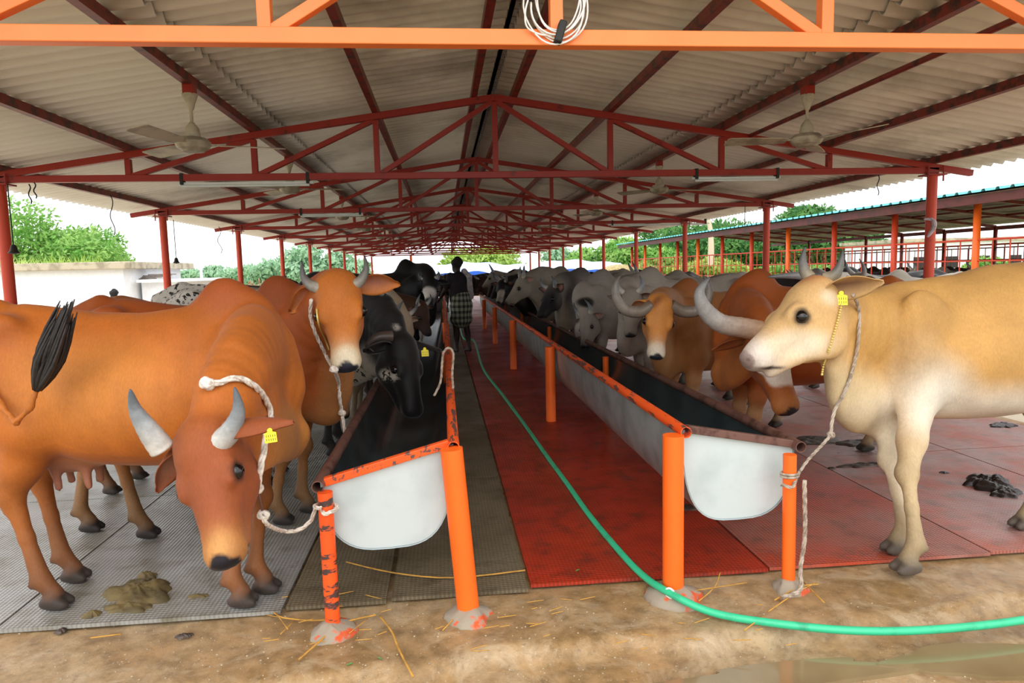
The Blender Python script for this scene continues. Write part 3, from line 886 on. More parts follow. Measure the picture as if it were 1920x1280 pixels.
HEAD = {}
def vnormals(V, Q):
    n = np.cross(V[Q[:, 2]] - V[Q[:, 0]], V[Q[:, 3]] - V[Q[:, 1]]); N = np.zeros_like(V)
    for i in range(4): np.add.at(N, Q[:, i], n)
    return N / np.maximum(np.linalg.norm(N, axis=1), 1e-9)[:, None]
def make_cow(name='cow', label='', loc=(0, 0), yaw=0.0, s=1.0, h=0.022, poll=None, muzzle=None, nrm_up=None,
             hooves=None, pal=None, mat=None, horn=None, horn_r=0.034, horn_len=1, ear=(0.15, -0.15), hump=1.0, neckmid=None, dewlap=1.0, hornpts=None,
             tail=None, tailtuft=True, udder=False, tag=None, paint=(), group=None, gz=0.016, head_s=1.0, earlen=0.19, horncol=None, fat=1.0, folds=1.0, ex=.19, zs=1.06, noear=(), earw=1.0, horn_pow=1.6, hollow=True, hide=(), topadd=None):
    """poll, muzzle: world points; hooves: world xy of (hind near?, ...) order: hind L, hind R, front L, front R in cow frame (L = +y)"""
    R = Matrix.Rotation(yaw, 3, 'Z'); Ri = R.transposed()
    def loc_(p):   # world -> cow local (unscaled anatomy)
        v = Ri @ (Vector(p) - Vector((loc[0], loc[1], gz))); return np.array(v) / s
    F = Field()
    BODY, LEG, SHANK, HOOF, MUZ, NOSE, BELLY, HUMPC, FACE = range(9)
    # trunk
    top = np.array(TOP); bot = np.array(BOT); hw = np.array(HW) * fat
    if topadd is not None: top = top + np.interp(PX, topadd[0], topadd[1])
    F.sweep(PX, top, bot, hw, BODY, 0.05, 0.26)
    F.el((-.50, .19, 1.24), (.075, .05, .05), BODY, .07); F.el((-.50, -.19, 1.24), (.075, .05, .05), BODY, .07)
    F.el((-.77, .075, 1.15), (.05, .04, .06), BODY, .05); F.el((-.77, -.075, 1.15), (.05, .04, .06), BODY, .05)
    F.rc((-.62, 0, 1.29), (-.80, 0, 1.22), .055, .04, BODY, .06)
    for sg in (1, -1):
        F.el((-.55, sg * .145, 1.0), (.22, .115, .26), BODY, .07)           # haunch
        F.el((.44, sg * .165, .98), (.15, .075, .27), BODY, .05, Matrix.Rotation(0.25, 3, 'Y'))  # shoulder blade
        F.el((-.05, sg * .17, .86), (.38, .12, .22), BODY, .08)              # barrel
    F.el((.0, 0, .70), (.45, .16, .12), BELLY, .08)
    F.el((.50, 0, .76), (.15, .12, .17), BELLY, .07)
    if hump:
        F.el((.41, 0, 1.22 + .02 * hump), (.17, .085, .14 * hump), HUMPC, .06)
        F.el((.37, 0, 1.25 + .055 * hump), (.10, .06, .115 * hump), HUMPC, .05)
    # legs
    if hooves is None: hk = [(-.56, .17), (-.60, -.17), (.46, .15), (.44, -.15)]
    else:
        hk = []
        base = [(-.56, .17), (-.60, -.17), (.46, .15), (.44, -.15)]
        for i, q in enumerate(hooves):
            if q is None: hk.append(base[i])
            else:
                l = loc_((q[0], q[1], gz)); hk.append((l[0], l[1]))
    for i, (hx_, hy_) in enumerate(hk):
        sg = 1 if i % 2 == 0 else -1
        if i < 2:
            hip = V3(-.56, sg * .15, .98); stif = V3(-.40, sg * .185, .80)
            tx = hx_ + .62; 
            hock = V3(-.70 + tx * .75, sg * .15 * .6 + hy_ * .4, .50); fet = V3(hx_ - .035, hy_, .13); 
            F.chain([hip, stif, V3(*(hock * .55 + stif * .45)), hock], [.15, .115, .075, .048], [BODY, BODY, LEG], .06)
            F.rc(hip + V3(-.10, 0, -.06), hock + V3(-.02, 0, .03), .085, .028, LEG, .05)
            F.rc(hock + V3(-.028, 0, .028), hock + V3(-.015, 0, -.06), .030, .026, LEG, .025)
            F.chain([hock, V3(*((hock + fet) / 2)), fet], [.045, .029, .039], [LEG, SHANK], .025)
        else:
            sh = V3(.47, sg * .145, .92); elb = V3(.41 + (hx_ - .46) * .2, sg * .145, .73)
            knee = V3(.455 + (hx_ - .46) * .68, sg * .13 * .45 + hy_ * .55, .40); fet = V3(hx_ - .025, hy_, .13)
            F.chain([sh, elb, V3(*((elb * .4 + knee * .6))), knee], [.115, .095, .058, .045], [BODY, BODY, LEG], .05)
            F.el(knee + V3(.010, 0, 0), (.048, .046, .058), SHANK, .02); F.el(knee + V3(-.03, 0, -.02), (.022, .024, .03), SHANK, .02)
            F.chain([knee, V3(*((knee + fet) / 2)), fet], [.037, .027, .038], [LEG, SHANK], .025)
        F.rc(fet, V3(hx_ + .015, hy_, .065), .036, .036, SHANK, .02)
        F.el(fet + V3(-.035, .018, -.015), (.015, .013, .02), HOOF, .01); F.el(fet + V3(-.035, -.018, -.015), (.015, .013, .02), HOOF, .01)
        for t in (1, -1):
            F.rc((hx_ + .01, hy_ + t * .022, .042), (hx_ + .062, hy_ + t * .027, .022), .034, .021, HOOF, .008)
            F.rc((hx_ - .018, hy_ + t * .020, .032), (hx_ + .04, hy_ + t * .025, .012), .026, .022, HOOF, .008)
        F.paint.append(((hx_ + .03, hy_, .028), (.085, .07, .034), HOOF, .2))
    # head frame
    pl = loc_(poll); mz = loc_(muzzle)
    X = nrm(mz - pl); up_l = np.array(Ri @ Vector(nrm_up if nrm_up is not None else (0, 0, 1)))
    Z = nrm(up_l - X * (up_l @ X)); Yh = np.cross(Z, X)
    L = np.linalg.norm(mz - pl); hs = L / 0.50 * head_s
    B = np.stack([X, Yh, Z], 1)
    def H(x, y, z): return pl + B @ (V3(x, y, z * zs) * hs)
    def er(c, r, col, k, rot=None):
        F.el(H(*c), V3(r[0], r[1], r[2] * zs) * hs, col, k * hs, B if rot is None else B @ np.array(rot))
    er((.075, 0, -.065), (.11, .108, .088), FACE, .04)
    er((.02, 0, -.035), (.06, .10, .055), FACE, .04)
    F.rc(H(.10, 0, -.06), H(.36, 0, -.062), .085 * hs * zs ** .6, .054 * hs * zs ** .6, FACE, .04, Yh, 1.2)
    for sg in (1, -1):
        er((ex - .002, sg * .086, -.030), (.055, .028, .028), FACE, .03)
        F.rc(H(ex - .037, sg * .108, -.027), H(ex + .035, sg * .098, -.026), .012 * hs, .010 * hs, FACE, .010 * hs)
        F.rc(H(ex - .03, sg * .110, -.074), H(ex + .028, sg * .102, -.072), .011 * hs, .009 * hs, FACE, .010 * hs)
        F.rc(H(.23, sg * .066, -.085), H(.35, sg * .05, -.085), .018 * hs, .010 * hs, FACE, .03 * hs)
    er((.155, .054, -.145), (.12, .05, .095), FACE, .04); er((.155, -.054, -.145), (.12, .05, .095), FACE, .04)
    for sg in (1, -1): F.rc(H(.14, sg * .05, -.20), H(.41, sg * .025, -.138), .036 * hs, .026 * hs, FACE, .04 * hs)
    F.rc(H(.24, 0, -.12), H(.38, 0, -.105), .06 * hs, .045 * hs, FACE, .04 * hs)
    er((.42, 0, -.07), (.072, .072, .054), MUZ, .03)
    er((.445, .038, -.075), (.045, .035, .042), MUZ, .02); er((.445, -.038, -.075), (.045, .035, .042), MUZ, .02)
    er((.475, 0, -.062), (.026, .054, .038), NOSE, .012)
    er((.405, 0, -.142), (.055, .044, .022), MUZ, .012)
    for sg in (1, -1): F.paint.append((H(.44, sg * .045, -.122), V3(.055, .035, .009) * hs, tuple(c * .25 for c in hx('#6a4a40')), .5))
    if hollow and h < 0.03:
        F.cut.append((H(.503, .036, -.052), .014 * hs, .008)); F.cut.append((H(.503, -.036, -.052), .014 * hs, .008))
        for sg in (1, -1): F.cut.append((H(ex, sg * .132, -.050), .022 * hs, .008))
    # neck
    wl = nrm(pl - V3(.5, 0, 1.1)); end = H(.03, 0, -.09)
    base = V3(.50, 0, 1.04)
    mid = (base + end) / 2 + V3(.10, 0, .0) if neckmid is None else loc_(neckmid)
    q = [base * (1 - t) ** 2 + 2 * mid * t * (1 - t) + end * t * t for t in np.linspace(0, 1, 6)]
    rr = [.215, .19, .162, .14, .122, .105]
    for i in range(5):
        d = nrm(q[i + 1] - q[i]); lat = np.cross(V3(0, 0, 1), d)
        lat = nrm(lat) if np.linalg.norm(lat) > .25 else Yh
        if i >= 3: lat = nrm(lat * (1 if lat @ Yh > 0 else -1) + Yh * (i - 2) * .6)
        F.rc(q[i], q[i + 1], rr[i], rr[i + 1], BODY, .06, lat, .62 + .04 * i)
    # dewlap: a thin fold hanging from throat to brisket
    if dewlap:
        th = H(.12, 0, -.20); br = V3(.60, 0, .70)
        m2 = (th + br) / 2 + (mid - (base + end) / 2) * .6 + V3(.02, 0, -.10 * dewlap)
        qq = [th * (1 - t) ** 2 + 2 * m2 * t * (1 - t) + br * t * t for t in np.linspace(0, 1, 6)]
        for i in range(5):
            d = nrm(qq[i + 1] - qq[i]); cen = (q[min(4 - i + 1, 5)] - qq[i]); lat = np.cross(d, cen)
            lat = nrm(lat) if np.linalg.norm(lat) > 1e-3 else V3(0, 1, 0)
            F.rc(qq[i], qq[i + 1], .05 + .022 * i * dewlap, .072 + .022 * i * dewlap, BELLY, .06, lat, .5)
            mm = (qq[i] + q[5 - i]) / 2; mm2 = (qq[i + 1] + q[4 - i]) / 2
            F.rc(mm, mm2, .09, .11, BODY, .07, lat, .5)
        F.el((.60, 0, .68), (.12, .055, .12 * dewlap), BELLY, .06)
    # tail
    if tail is None: tp = [(-.80, 0, 1.22), (-.86, 0, 1.12), (-.88, 0, .95), (-.87, 0, .72)]
    else: tp = [tuple(loc_(p)) for p in tail]
    if tail is None or tailtuft != 'only':
        for i in range(len(tp) - 1):
            F.rc(tp[i], tp[i + 1], max(.03 - .005 * i, .013), max(.026 - .005 * i, .012), BODY, .02)
    if udder:
        F.el((-.33, 0, .68), (.17, .12, .13), 9, .05)
        for a in (-.40, -.27):
            for b in (-.055, .055): F.rc((a, b, .58), (a + .01, b, .49), .022, .016, 9, .025)
    pal = dict(pal); 
    for kk, dv in ((LEG, pal[BODY]), (SHANK, pal.get(LEG, pal[BODY])), (HOOF, hx('#3a322c')), (MUZ, pal[BODY]), (NOSE, hx('#17131a')), (BELLY, pal[BODY]), (HUMPC, pal[BODY]), (FACE, pal[BODY]), (9, hx('#9c6650'))):
        pal.setdefault(kk, dv)
    for sg in (1, -1): F.paint.append((H(ex, sg * .11, -.050), .038 * hs, pal.get('eyering', tuple(c * .35 for c in pal[FACE])), .35))
    for (wher, c, r, colr, soft) in paint:
        cc = H(*c) if wher == 'h' else (V3(*c) if wher == 'b' else loc_(c))
        rrr = np.array(r if hasattr(r, '__len__') else (r, r, r), float) * (hs if wher == 'h' else 1)
        F.paint.append((cc, rrr, hx(colr) if isinstance(colr, str) else colr, soft))
    F.paint.append((H(.492, 0, -.052), V3(.038, .055, .045) * hs, NOSE, .12))
    for sg in (1, -1): F.paint.append((H(.500, sg * .036, -.055), .030 * hs, NOSE, .15))
    for sg in (1, -1): F.paint.append((H(.506, sg * .036, -.05), .016 * hs, tuple(c * .25 for c in pal[NOSE]), .25))
    Vv, Q = F.mesh(h)
    C = F.colours(Vv, pal)
    # loose skin: shallow folds across the neck, uneven flesh elsewhere
    Nn = vnormals(Vv, Q); qa = np.array(q); best = np.full(len(Vv), 9.0); tt = np.zeros(len(Vv))
    for i in range(5):
        ab = qa[i + 1] - qa[i]; L2 = ab @ ab; hh = np.clip(((Vv - qa[i]) @ ab) / L2, 0, 1); dd = np.linalg.norm(Vv - qa[i] - hh[:, None] * ab, axis=1)
        m_ = dd < best; best[m_] = dd[m_]; tt[m_] = (i + hh[m_]) / 5
    nl = sum(np.linalg.norm(qa[i + 1] - qa[i]) for i in range(5))
    wob = np.sin(Vv[:, 2] * 9 + Vv[:, 1] * 7) * .5 + np.sin(Vv[:, 0] * 5 + Vv[:, 2] * 17) * .3
    mk = np.clip((.27 - best) / .06, 0, 1) * np.clip(tt / .12, 0, 1) * np.clip((.93 - tt) / .12, 0, 1) * (.55 + .45 * np.sin(Vv[:, 2] * 6 + 2))
    disp = mk * folds * .0042 * (np.abs(np.sin(tt * nl / .058 * PI + wob)) - .5)
    disp += .0042 * np.sin(Vv[:, 0] * 11 + 2 * np.sin(Vv[:, 2] * 6)) * np.sin(Vv[:, 2] * 13 + np.sin(Vv[:, 0] * 7)) * np.clip((Vv[:, 2] - .55) / .1, 0, 1) * (tt < .05)
    rib = np.clip(1 - np.abs(Vv[:, 0] + .02) / .34, 0, 1) * np.clip(1 - np.abs(Vv[:, 2] - .93) / .24, 0, 1)
    disp += rib * .0035 * np.sin(Vv[:, 0] * 75 + Vv[:, 2] * 10)
    Vv = Vv + Nn * disp[:, None]
    gl = mk * folds * (np.abs(np.sin(tt * nl / .058 * PI + wob)) < .25) * .0
    root = thing(name, label, 'cow', (loc[0], loc[1], gz), group, yaw); root.scale = (s, s, s)
    # ears: thin cupped leaves joined to the body mesh
    EV = []; EF = []; EC = []
    for sg in (1, -1):
        if sg in noear: continue
        e = ear if not isinstance(ear, dict) else ear[sg]
        elev, back = e[0], e[1]; roll_ = e[2] if len(e) > 2 else 0.0
        bs = H(.045, sg * .10, -.055)
        d = nrm(B @ V3(-back, sg, elev)); 
        n1 = nrm(B @ V3(1.0, 0.15 * sg, .25)); fz = nrm(n1 - d * (n1 @ d)); wv = np.cross(d, fz)
        fz, wv = fz * math.cos(roll_) + wv * math.sin(roll_), wv * math.cos(roll_) - fz * math.sin(roll_)
        nu, nv = 14, 12; Ls = (earlen[sg] if isinstance(earlen, dict) else earlen) * hs; ew = earw[sg] if isinstance(earw, dict) else earw
        for layer in (0, 1):
            for i in range(nu + 1):
                u = i / nu; w = hs * ew * (.018 + .046 * math.sin(min(u * 1.05 + .08, 1) * PI) ** .8) * (1 if u < .99 else .3)
                for j in range(nv + 1):
                    a = (j / nv - .5) * 2
                    cup = (1 - a * a) * (.040 * (1 - u) + .012) * hs
                    P = bs + d * (u * Ls) + wv * (a * w) - fz * (cup + layer * .005 * hs) + V3(0, 0, -1) * (u * u * .02)
                    EV.append(P)
                    inn = np.array(pal.get('earin', hx('#c08a78'))); out = np.array(pal[FACE])
                    f_ = (1 - abs(a)) * min(1, (1 - u) * 2.2)
                    EC.append(out * (1 - f_) + inn * f_ if layer == 0 else out)
        o = len(EV) - 2 * (nu + 1) * (nv + 1); N1 = (nu + 1) * (nv + 1)
        for i in range(nu):
            for j in range(nv):
                a = o + i * (nv + 1) + j
                EF.append((a, a + 1, a + nv + 2, a + nv + 1)); EF.append((a + N1, a + N1 + nv + 1, a + N1 + nv + 2, a + N1 + 1))
        for i in range(nu):
            a = o + i * (nv + 1); b = a + nv
            EF.append((a, a + nv + 1, a + N1 + nv + 1, a + N1)); EF.append((b, b + N1, b + N1 + nv + 1, b + nv + 1))
        a = o + nu * (nv + 1)
        for j in range(nv): EF.append((a + j, a + j + 1, a + N1 + j + 1, a + N1 + j))
    n0 = len(Vv)
    if EV:
        Vv = np.concatenate([Vv, np.array(EV)]); Q = np.concatenate([Q, np.array(EF) + n0]); C = np.concatenate([C, np.array(EC)])
    me = col_mesh('body', Vv, Q, C)
    obj('body', me, mat, root, smooth='all', local=True)
    # eyes
    for sg in (1, -1):
        e = MB().ball(tuple(H(ex, sg * .105, -.050)), .028 * hs, 14, 10)
        obj('eye', e, M_EYE, root, smooth='all', local=True)
    # horns
    hc = horncol or ('#c9bfae', '#7f858a', '#23211f')
    if hornpts is not None or horn is not None:
        for sg in (1, -1):
            if hornpts is not None and hornpts.get(sg) is not None:
                pts = [Vector(loc_(p)) for p in hornpts[sg]]
            elif horn is not None:
                pts = [Vector(H(x, sg * y, z)) for (x, y, z) in horn]
            else: continue
            sm = bez(pts, 8); N = len(sm)
            r_ = [horn_r * hs * (1 - (i / (N - 1)) ** horn_pow * .93) * (1 + .02 * math.sin(i * 2.2)) for i in range(N)]
            m = MB().tube(sm, r_, 16); 
            Vh = np.array(m.v); nn = 16
            cols = []
            for i in range(N):
                u = i / (N - 1); A, Bc, Cc = [np.array(hx(c)) for c in hc]
                c = A * (1 - u / .5) + Bc * (u / .5) if u < .5 else Bc * (1 - (u - .5) / .5) + Cc * ((u - .5) / .5)
                cols += [c] * nn
            me = m.mesh('horn'); ca = me.color_attributes.new('Col', 'FLOAT_COLOR', 'POINT')
            ca.data.foreach_set('color', np.concatenate([np.array(cols), np.ones((len(cols), 1))], 1).astype(np.float32).ravel())
            obj('horn', me, M_HORN, root, smooth='all', local=True)
    # tail switch
    if tailtuft:
        m = MB(); e = Vector(tp[-1]); dv = (e - Vector(tp[-2])).normalized()
        rng = random.Random(5)
        for i in range(70 if h < .02 else 16):
            o_ = Vector((rng.uniform(-1, 1), rng.uniform(-1, 1), rng.uniform(-1, 1)))
            LL = rng.uniform(.20, .34)
            fall = Vector((0, 0, -1)) if tail is None else dv
            p = [e + o_ * .008 - dv * .03, e + dv * LL * .4 + o_ * .042, e + (dv * .5 + fall * .5) * LL + o_ * .03]
            m.tube(bez(p, 3), [.010, .011, .010, .009, .007, .005, .002], 5)
        obj('tail_switch', m, M_TAIL, root, smooth='all', local=True)
    HEAD[root.name] = (H, root)
    return root

def pal_(body, leg=None, shank=None, muz=None, belly=None, hump=None, face=None, hoof='#3b332d', nose='#17131a', earin='#c08a78', eyering=None):
    p = {0: hx(body)}
    for i, c in ((1, leg), (2, shank), (3, hoof), (4, muz), (5, nose), (6, belly), (7, hump), (8, face)):
        if c: p[i] = hx(c)
    p['earin'] = hx(earin)
    if eyering: p['eyering'] = hx(eyering)
    return p
def pw(px, py, Y): return at(px, py, Y)
def hv(px, py, z=0.03):
    p = fl(px, py, z); return (p.x, p.y)

H_BROWN = hide_mat('brown_hide', sheen=.06); H_CREAM = hide_mat('cream_hide', sheen=0.05); H_BLACK = hide_mat('black_hide', 0.45, sheen=0.1)
H_SPECK = hide_mat('speckled_hide', speck='#1a1614', spk_scale=26); H_GREY = hide_mat('grey_white_hide', sheen=.06)
H_PIED = hide_mat('pied_hide', patch=('#d9d2c6', 2.2, 0.60))

def add_tag(root, c, sz, nrm_=None):
    """flat numbered tag with a round button, pinned through the ear"""
    c = Vector(c); view = (CAM - c).normalized() if nrm_ is None else Vector(nrm_).normalized()
    view = (view + Vector((.25, 0, .15))).normalized()
    rx_ = Vector((0, 0, 1)).cross(view).normalized(); uz = view.cross(rx_)
    o2 = [(-.5, -.95), (.5, -.95), (.5, -.12), (.17, 0), (.12, .22), (-.12, .22), (-.17, 0), (-.5, -.12)]
    m = MB()
    for th in (0, .003):
        for (a, b) in o2: m.v.append(tuple(c + rx_ * a * sz + uz * b * sz + view * (th + .003)))
    n = len(o2); m.f += [tuple(range(n - 1, -1, -1)), tuple(range(n, 2 * n))] + [(i, (i + 1) % n, n + (i + 1) % n, n + i) for i in range(n)]
    tg = obj('ear_tag', m, M_TAG, root, label='yellow plastic ear tag')
    obj('button', MB().tube([c + uz * sz * .1 - view * .004, c + uz * sz * .1 + view * .009], sz * .2, 12), M_TAG, tg)
    if sz > .03:
        mk = MB()
        for r_i in range(2):
            for i_ in range(5):
                p0 = c + rx_ * (-.36 + .18 * i_) * sz + uz * (-.28 - .32 * r_i) * sz + view * .0068
                mk.tube([p0, p0 + uz * -.2 * sz], .0012, 5)
        obj('tag_writing', mk, M_TAGINK, tg)
from mathutils.bvhtree import BVHTree
def surf_of(root):
    body = [c for c in root.children if c.name.startswith('body')][0]
    M = Matrix.LocRotScale(root.location, root.rotation_euler.to_quaternion(), root.scale)
    me = body.data
    return BVHTree.FromPolygons([M @ v.co for v in me.vertices], [tuple(p.vertices) for p in me.polygons])
def on(bvh, px, py, off, Yd):
    d = ray(px, py).normalized()
    h = bvh.ray_cast(CAM, d)
    if h[0] is None: return at(px, py, Yd)
    return h[0] + h[1] * off
# ---------------------------------------------------------------- hut side, from the open end inwards
hoo = [hv(135, 1084), hv(98, 1134), hv(492, 1104), hv(448, 1130)]
tp = [(-2.21, 3.40, 1.26), (-2.30, 3.28, 1.18)] + [tuple(pw(a, b, y)) for a, b, y in ((-40, 700, 3.12), (2, 760, 3.07), (30, 792, 3.02), (56, 765, 3.0), (75, 715, 2.99))]
cowA = make_cow('cow', 'rich brown humped cow with lowered head and grey horns, roped to the trough leg', (-1.42, 3.42), 0.0, 1.04, 0.0125,
    pw(362, 806, 2.52), pw(402, 1066, 2.27), (-0.20, -1, 0.10), hoo,
    pal_('#b0601f', '#a05c26', '#8a5630', '#b4783e', '#b06f32', '#94461c', '#8a4520', '#3f3630', earin='#a87860', eyering='#3a2016'), H_BROWN,
    hump=.98, neckmid=(-0.80, 2.95, 1.28), dewlap=.8, tail=tp, udder=True, ear={1: (.18, -.22, .9), -1: (-.15, -.6, -.3)}, earlen={1: .29, -1: .15}, earw={1: .95, -1: .85}, horn_r=.044,
    hornpts={-1: [pw(305, 842, 2.54), pw(278, 806, 2.52), pw(254, 768, 2.5), pw(244, 730, 2.47)], 1: [pw(402, 838, 2.5), pw(432, 808, 2.48), pw(447, 770, 2.46), pw(440, 726, 2.44)]},
    horncol=('#cfc8be', '#8e9294', '#444e58'),
    paint=[('h', (.44, 0, -.05), (.04, .09, .07), '#c48c50', .6), ('h', (.495, 0, -.03), (.042, .048, .045), '#1c171a', .15), ('b', (-.1, -.28, 1.0), (.35, .12, .2), '#c47a33', .8), ('b', (-.65, -.2, 1.2), (.2, .2, .1), '#8f4a22', .6)])
cowB = make_cow('cow', 'orange-brown horned cow looking straight at the camera over the back of another', (-1.38, 4.32), 0.0, 1.03, 0.014,
    pw(629, 517, 3.95), pw(646, 674, 3.70), (0.04, -1, 0.28), [hv(166, 992), hv(272, 1003), hv(575, 956), hv(526, 978)],
    pal_('#9c4c1a', '#98602e', '#86613c', '#d9c29a', '#a0683a', '#8c431b', '#bc6c26', '#2f2a28', nose='#22222c', earin='#a8705c', eyering='#2a1a14'), H_BROWN,
    head_s=1.08, hump=1.1, neckmid=(-.72, 4.15, 1.36), dewlap=1.1, ear={1: (-.28, .15, -.25), -1: (-.85, .0, .35)}, earlen=.23, horn_r=.032,
    hornpts={-1: [pw(603, 541, 3.95), pw(582, 534, 3.97), pw(568, 516, 3.98), pw(566, 490, 3.97)], 1: [pw(657, 536, 3.95), pw(674, 528, 3.96), pw(686, 506, 3.97), pw(684, 480, 3.96)]},
    horncol=('#a9a090', '#6e6a64', '#2a2828'), paint=[('h', (.465, 0, -.06), (.06, .10, .09), '#e0d2b4', .35)])
cowE = make_cow('cow', 'black-fronted white cow with speckled rump and yellow ear tag, head down in the hut-side trough', (-1.42, 5.8), 0.0, 1.07, 0.016,
    pw(762, 634, 5.2), pw(794, 778, 5.0), (0.75, -.62, 0.3), None,
    pal_('#c4beb4', '#2c2826', '#2a2422', '#2a2524', '#d0cabe', '#191617', '#151315', '#1c1816', earin='#3a2c2a', eyering='#0c0a0a'), H_SPECK,
    hump=.9, neckmid=(-.50, 5.55, 1.42), dewlap=1.25, ear={1: (.7, -.25, .5), -1: (-.2, 0, 0)},
    topadd=([-.8, -.4, 0, .6], [.0, .01, .0, 0]),
    hornpts={-1: [pw(735, 630, 5.12), pw(708, 632, 5.08), pw(690, 648, 5.06), pw(702, 660, 5.04)], 1: None}, horncol=('#5a4c44', '#40362f', '#241e1c'),
    paint=[('b', (.50, 0, 1.15), (.42, .5, .42), '#171415', .12), ('w', tuple(pw(740, 570, 5.3)), (.42, .5, .50), '#171415', .15), ('w', tuple(pw(778, 700, 5.1)), (.30, .5, .5), '#171415', .1), ('w', tuple(pw(722, 530, 5.45)), (.08, .3, .08), '#cfc8c0', .3), ('w', tuple(pw(742, 614, 5.1)), (.05, .12, .035), '#d5cdc4', .3),
           ('w', tuple(pw(718, 706, 5.05)), (.10, .12, .05), '#d6d0c2', .3), ('w', tuple(pw(668, 722, 5.3)), (.16, .5, .16), '#cfc8b4', .2)])
cowC = make_cow('cow', 'brown cow with its back showing just behind the two front brown cows', (-1.74, 5.08), 0.0, 1.0, 0.02,
    (-.78, 5.0, .92), (-.66, 4.95, .48), (.6, 0, .8), None, pal_('#9a5a28', '#8c5830', '#7c5434', '#c09468', hump='#7c4520'), H_BROWN,
    hump=.3, ear=(.0, .2), topadd=([-.8, -.5, 0, .6], [.0, .045, -.02, -.06]), paint=[('b', (-.22, -.05, 1.28), (.10, .2, .10), '#5f3a1e', .6)], horn=[(-.0, .07, -.01), (-.04, .13, .03), (-.08, .15, .09), (-.13, .14, .15)])
cowF = make_cow('cow', 'pale tan cow reaching down into the hut-side trough behind the black and white one', (-1.32, 6.75), 0.0, 1.04, 0.02,
    pw(758, 590, 6.5), pw(782, 664, 6.35), (.7, -.5, .4), None, pal_('#a08e76', '#948068', '#84735e', '#887a6a', hump='#8c7a64', nose='#1d1a1b'), H_GREY, hump=.6, ear={1: (.1, .2), -1: (-.3, .3)},
    neckmid=(-.62, 6.6, 1.38), horn=[(-.0, .07, -.01), (-.03, .12, .02), (-.06, .14, .08), (-.1, .12, .14)])
cowG = make_cow('cow', 'dark brown cow with patchy back feeding beyond the tan cow, hut side', (-1.36, 8.25), 0.04, 1.03, 0.024,
    pw(792, 572, 8.0), pw(812, 628, 7.9), (.7, -.5, .4), None, pal_('#3c2214', '#331e14', '#2e1e16', '#2e2420', hump='#5a3218'), H_BROWN, hump=.6, ear={1: (.1, .2), -1: (-.3, .3)},
    horn=[(-.0, .07, -.01), (-.03, .13, .02), (-.08, .15, .08), (-.14, .12, .12)])
cowH = make_cow('cow', 'large black cow with a white cheek standing beside the man in the aisle', (-.98, 10.7), -.08, 1.14, 0.024,
    pw(806, 522, 10.35), pw(802, 574, 10.05), (-.2, -.9, .3), None, pal_('#141315', '#161415', '#1c1918', '#1b1819', nose='#0c0b0d', earin='#25201f'), H_BLACK, hump=1.3, fat=1.0,
    neckmid=(-.30, 10.6, 1.60), ear=(-.1, .1), horn=[(-.0, .07, -.01), (-.02, .12, .0), (-.03, .15, .05), (-.04, .14, .10)],
    paint=[('h', (.25, -.02, -.03), (.13, .085, .1), '#d0c9c2', .25)])
# ---------------------------------------------------------------- far side
cowR1 = make_cow('cow', 'cream-tan cow with short dark horns and yellow ear tag, standing in profile before the camera', (2.96, 3.52), PI, 1.07, 0.0125,
    pw(1522, 527, 3.34), pw(1394, 640, 3.24), (-.64, .16, .76), [None, hv(1925, 985), hv(1706, 1068), hv(1686, 1030)],
    pal_('#c29352', '#cbb086', '#a8926e', '#ddd2c6', '#cbb48c', '#b98a4c', '#c9a26c', '#5a5046', nose='#9a857e', earin='#7c5a4a', eyering='#2a201c'), H_CREAM,
    hump=0, neckmid=(2.10, 3.44, 1.10), dewlap=1.3, ear={1: (-.45, .95, .5), -1: (-.3, .8, 0)}, earlen=.22, head_s=1.14, ex=.215, zs=1.24, horn_r=.029,
    topadd=([-.8, -.1, .05, .22, .45, .7], [.07, .09, .085, .0, -.035, -.05]),
    hornpts={-1: [pw(1518, 520, 3.44), pw(1508, 506, 3.46), pw(1505, 485, 3.46), pw(1510, 462, 3.45)], 1: [pw(1548, 523, 3.30), pw(1566, 514, 3.27), pw(1576, 494, 3.26), pw(1580, 468, 3.27)]},
    horncol=('#a3957a', '#6c6962', '#343a42'),
    paint=[('h', (.0, 0, .02), (.07, .09, .05), '#b07848', .6), ('h', (.30, .09, -.12), (.13, .05, .06), '#dccbb0', .7), ('h', (.06, .08, -.06), (.04, .05, .035), '#dcceb4', .7),
           ('b', (.62, 0, .60), (.10, .12, .07), '#8a7250', .5), ('w', tuple(pw(1708, 920, 3.38)), (.06, .08, .07), '#6f5c40', .4), ('w', tuple(pw(1700, 860, 3.38)), (.14, .2, .5), '#dccdb2', .6), ('b', (.0, .28, .66), (.6, .25, .10), '#dfd4c2', .9), ('b', (.42, .2, .74), (.13, .2, .14), '#dfd4c2', .9)])
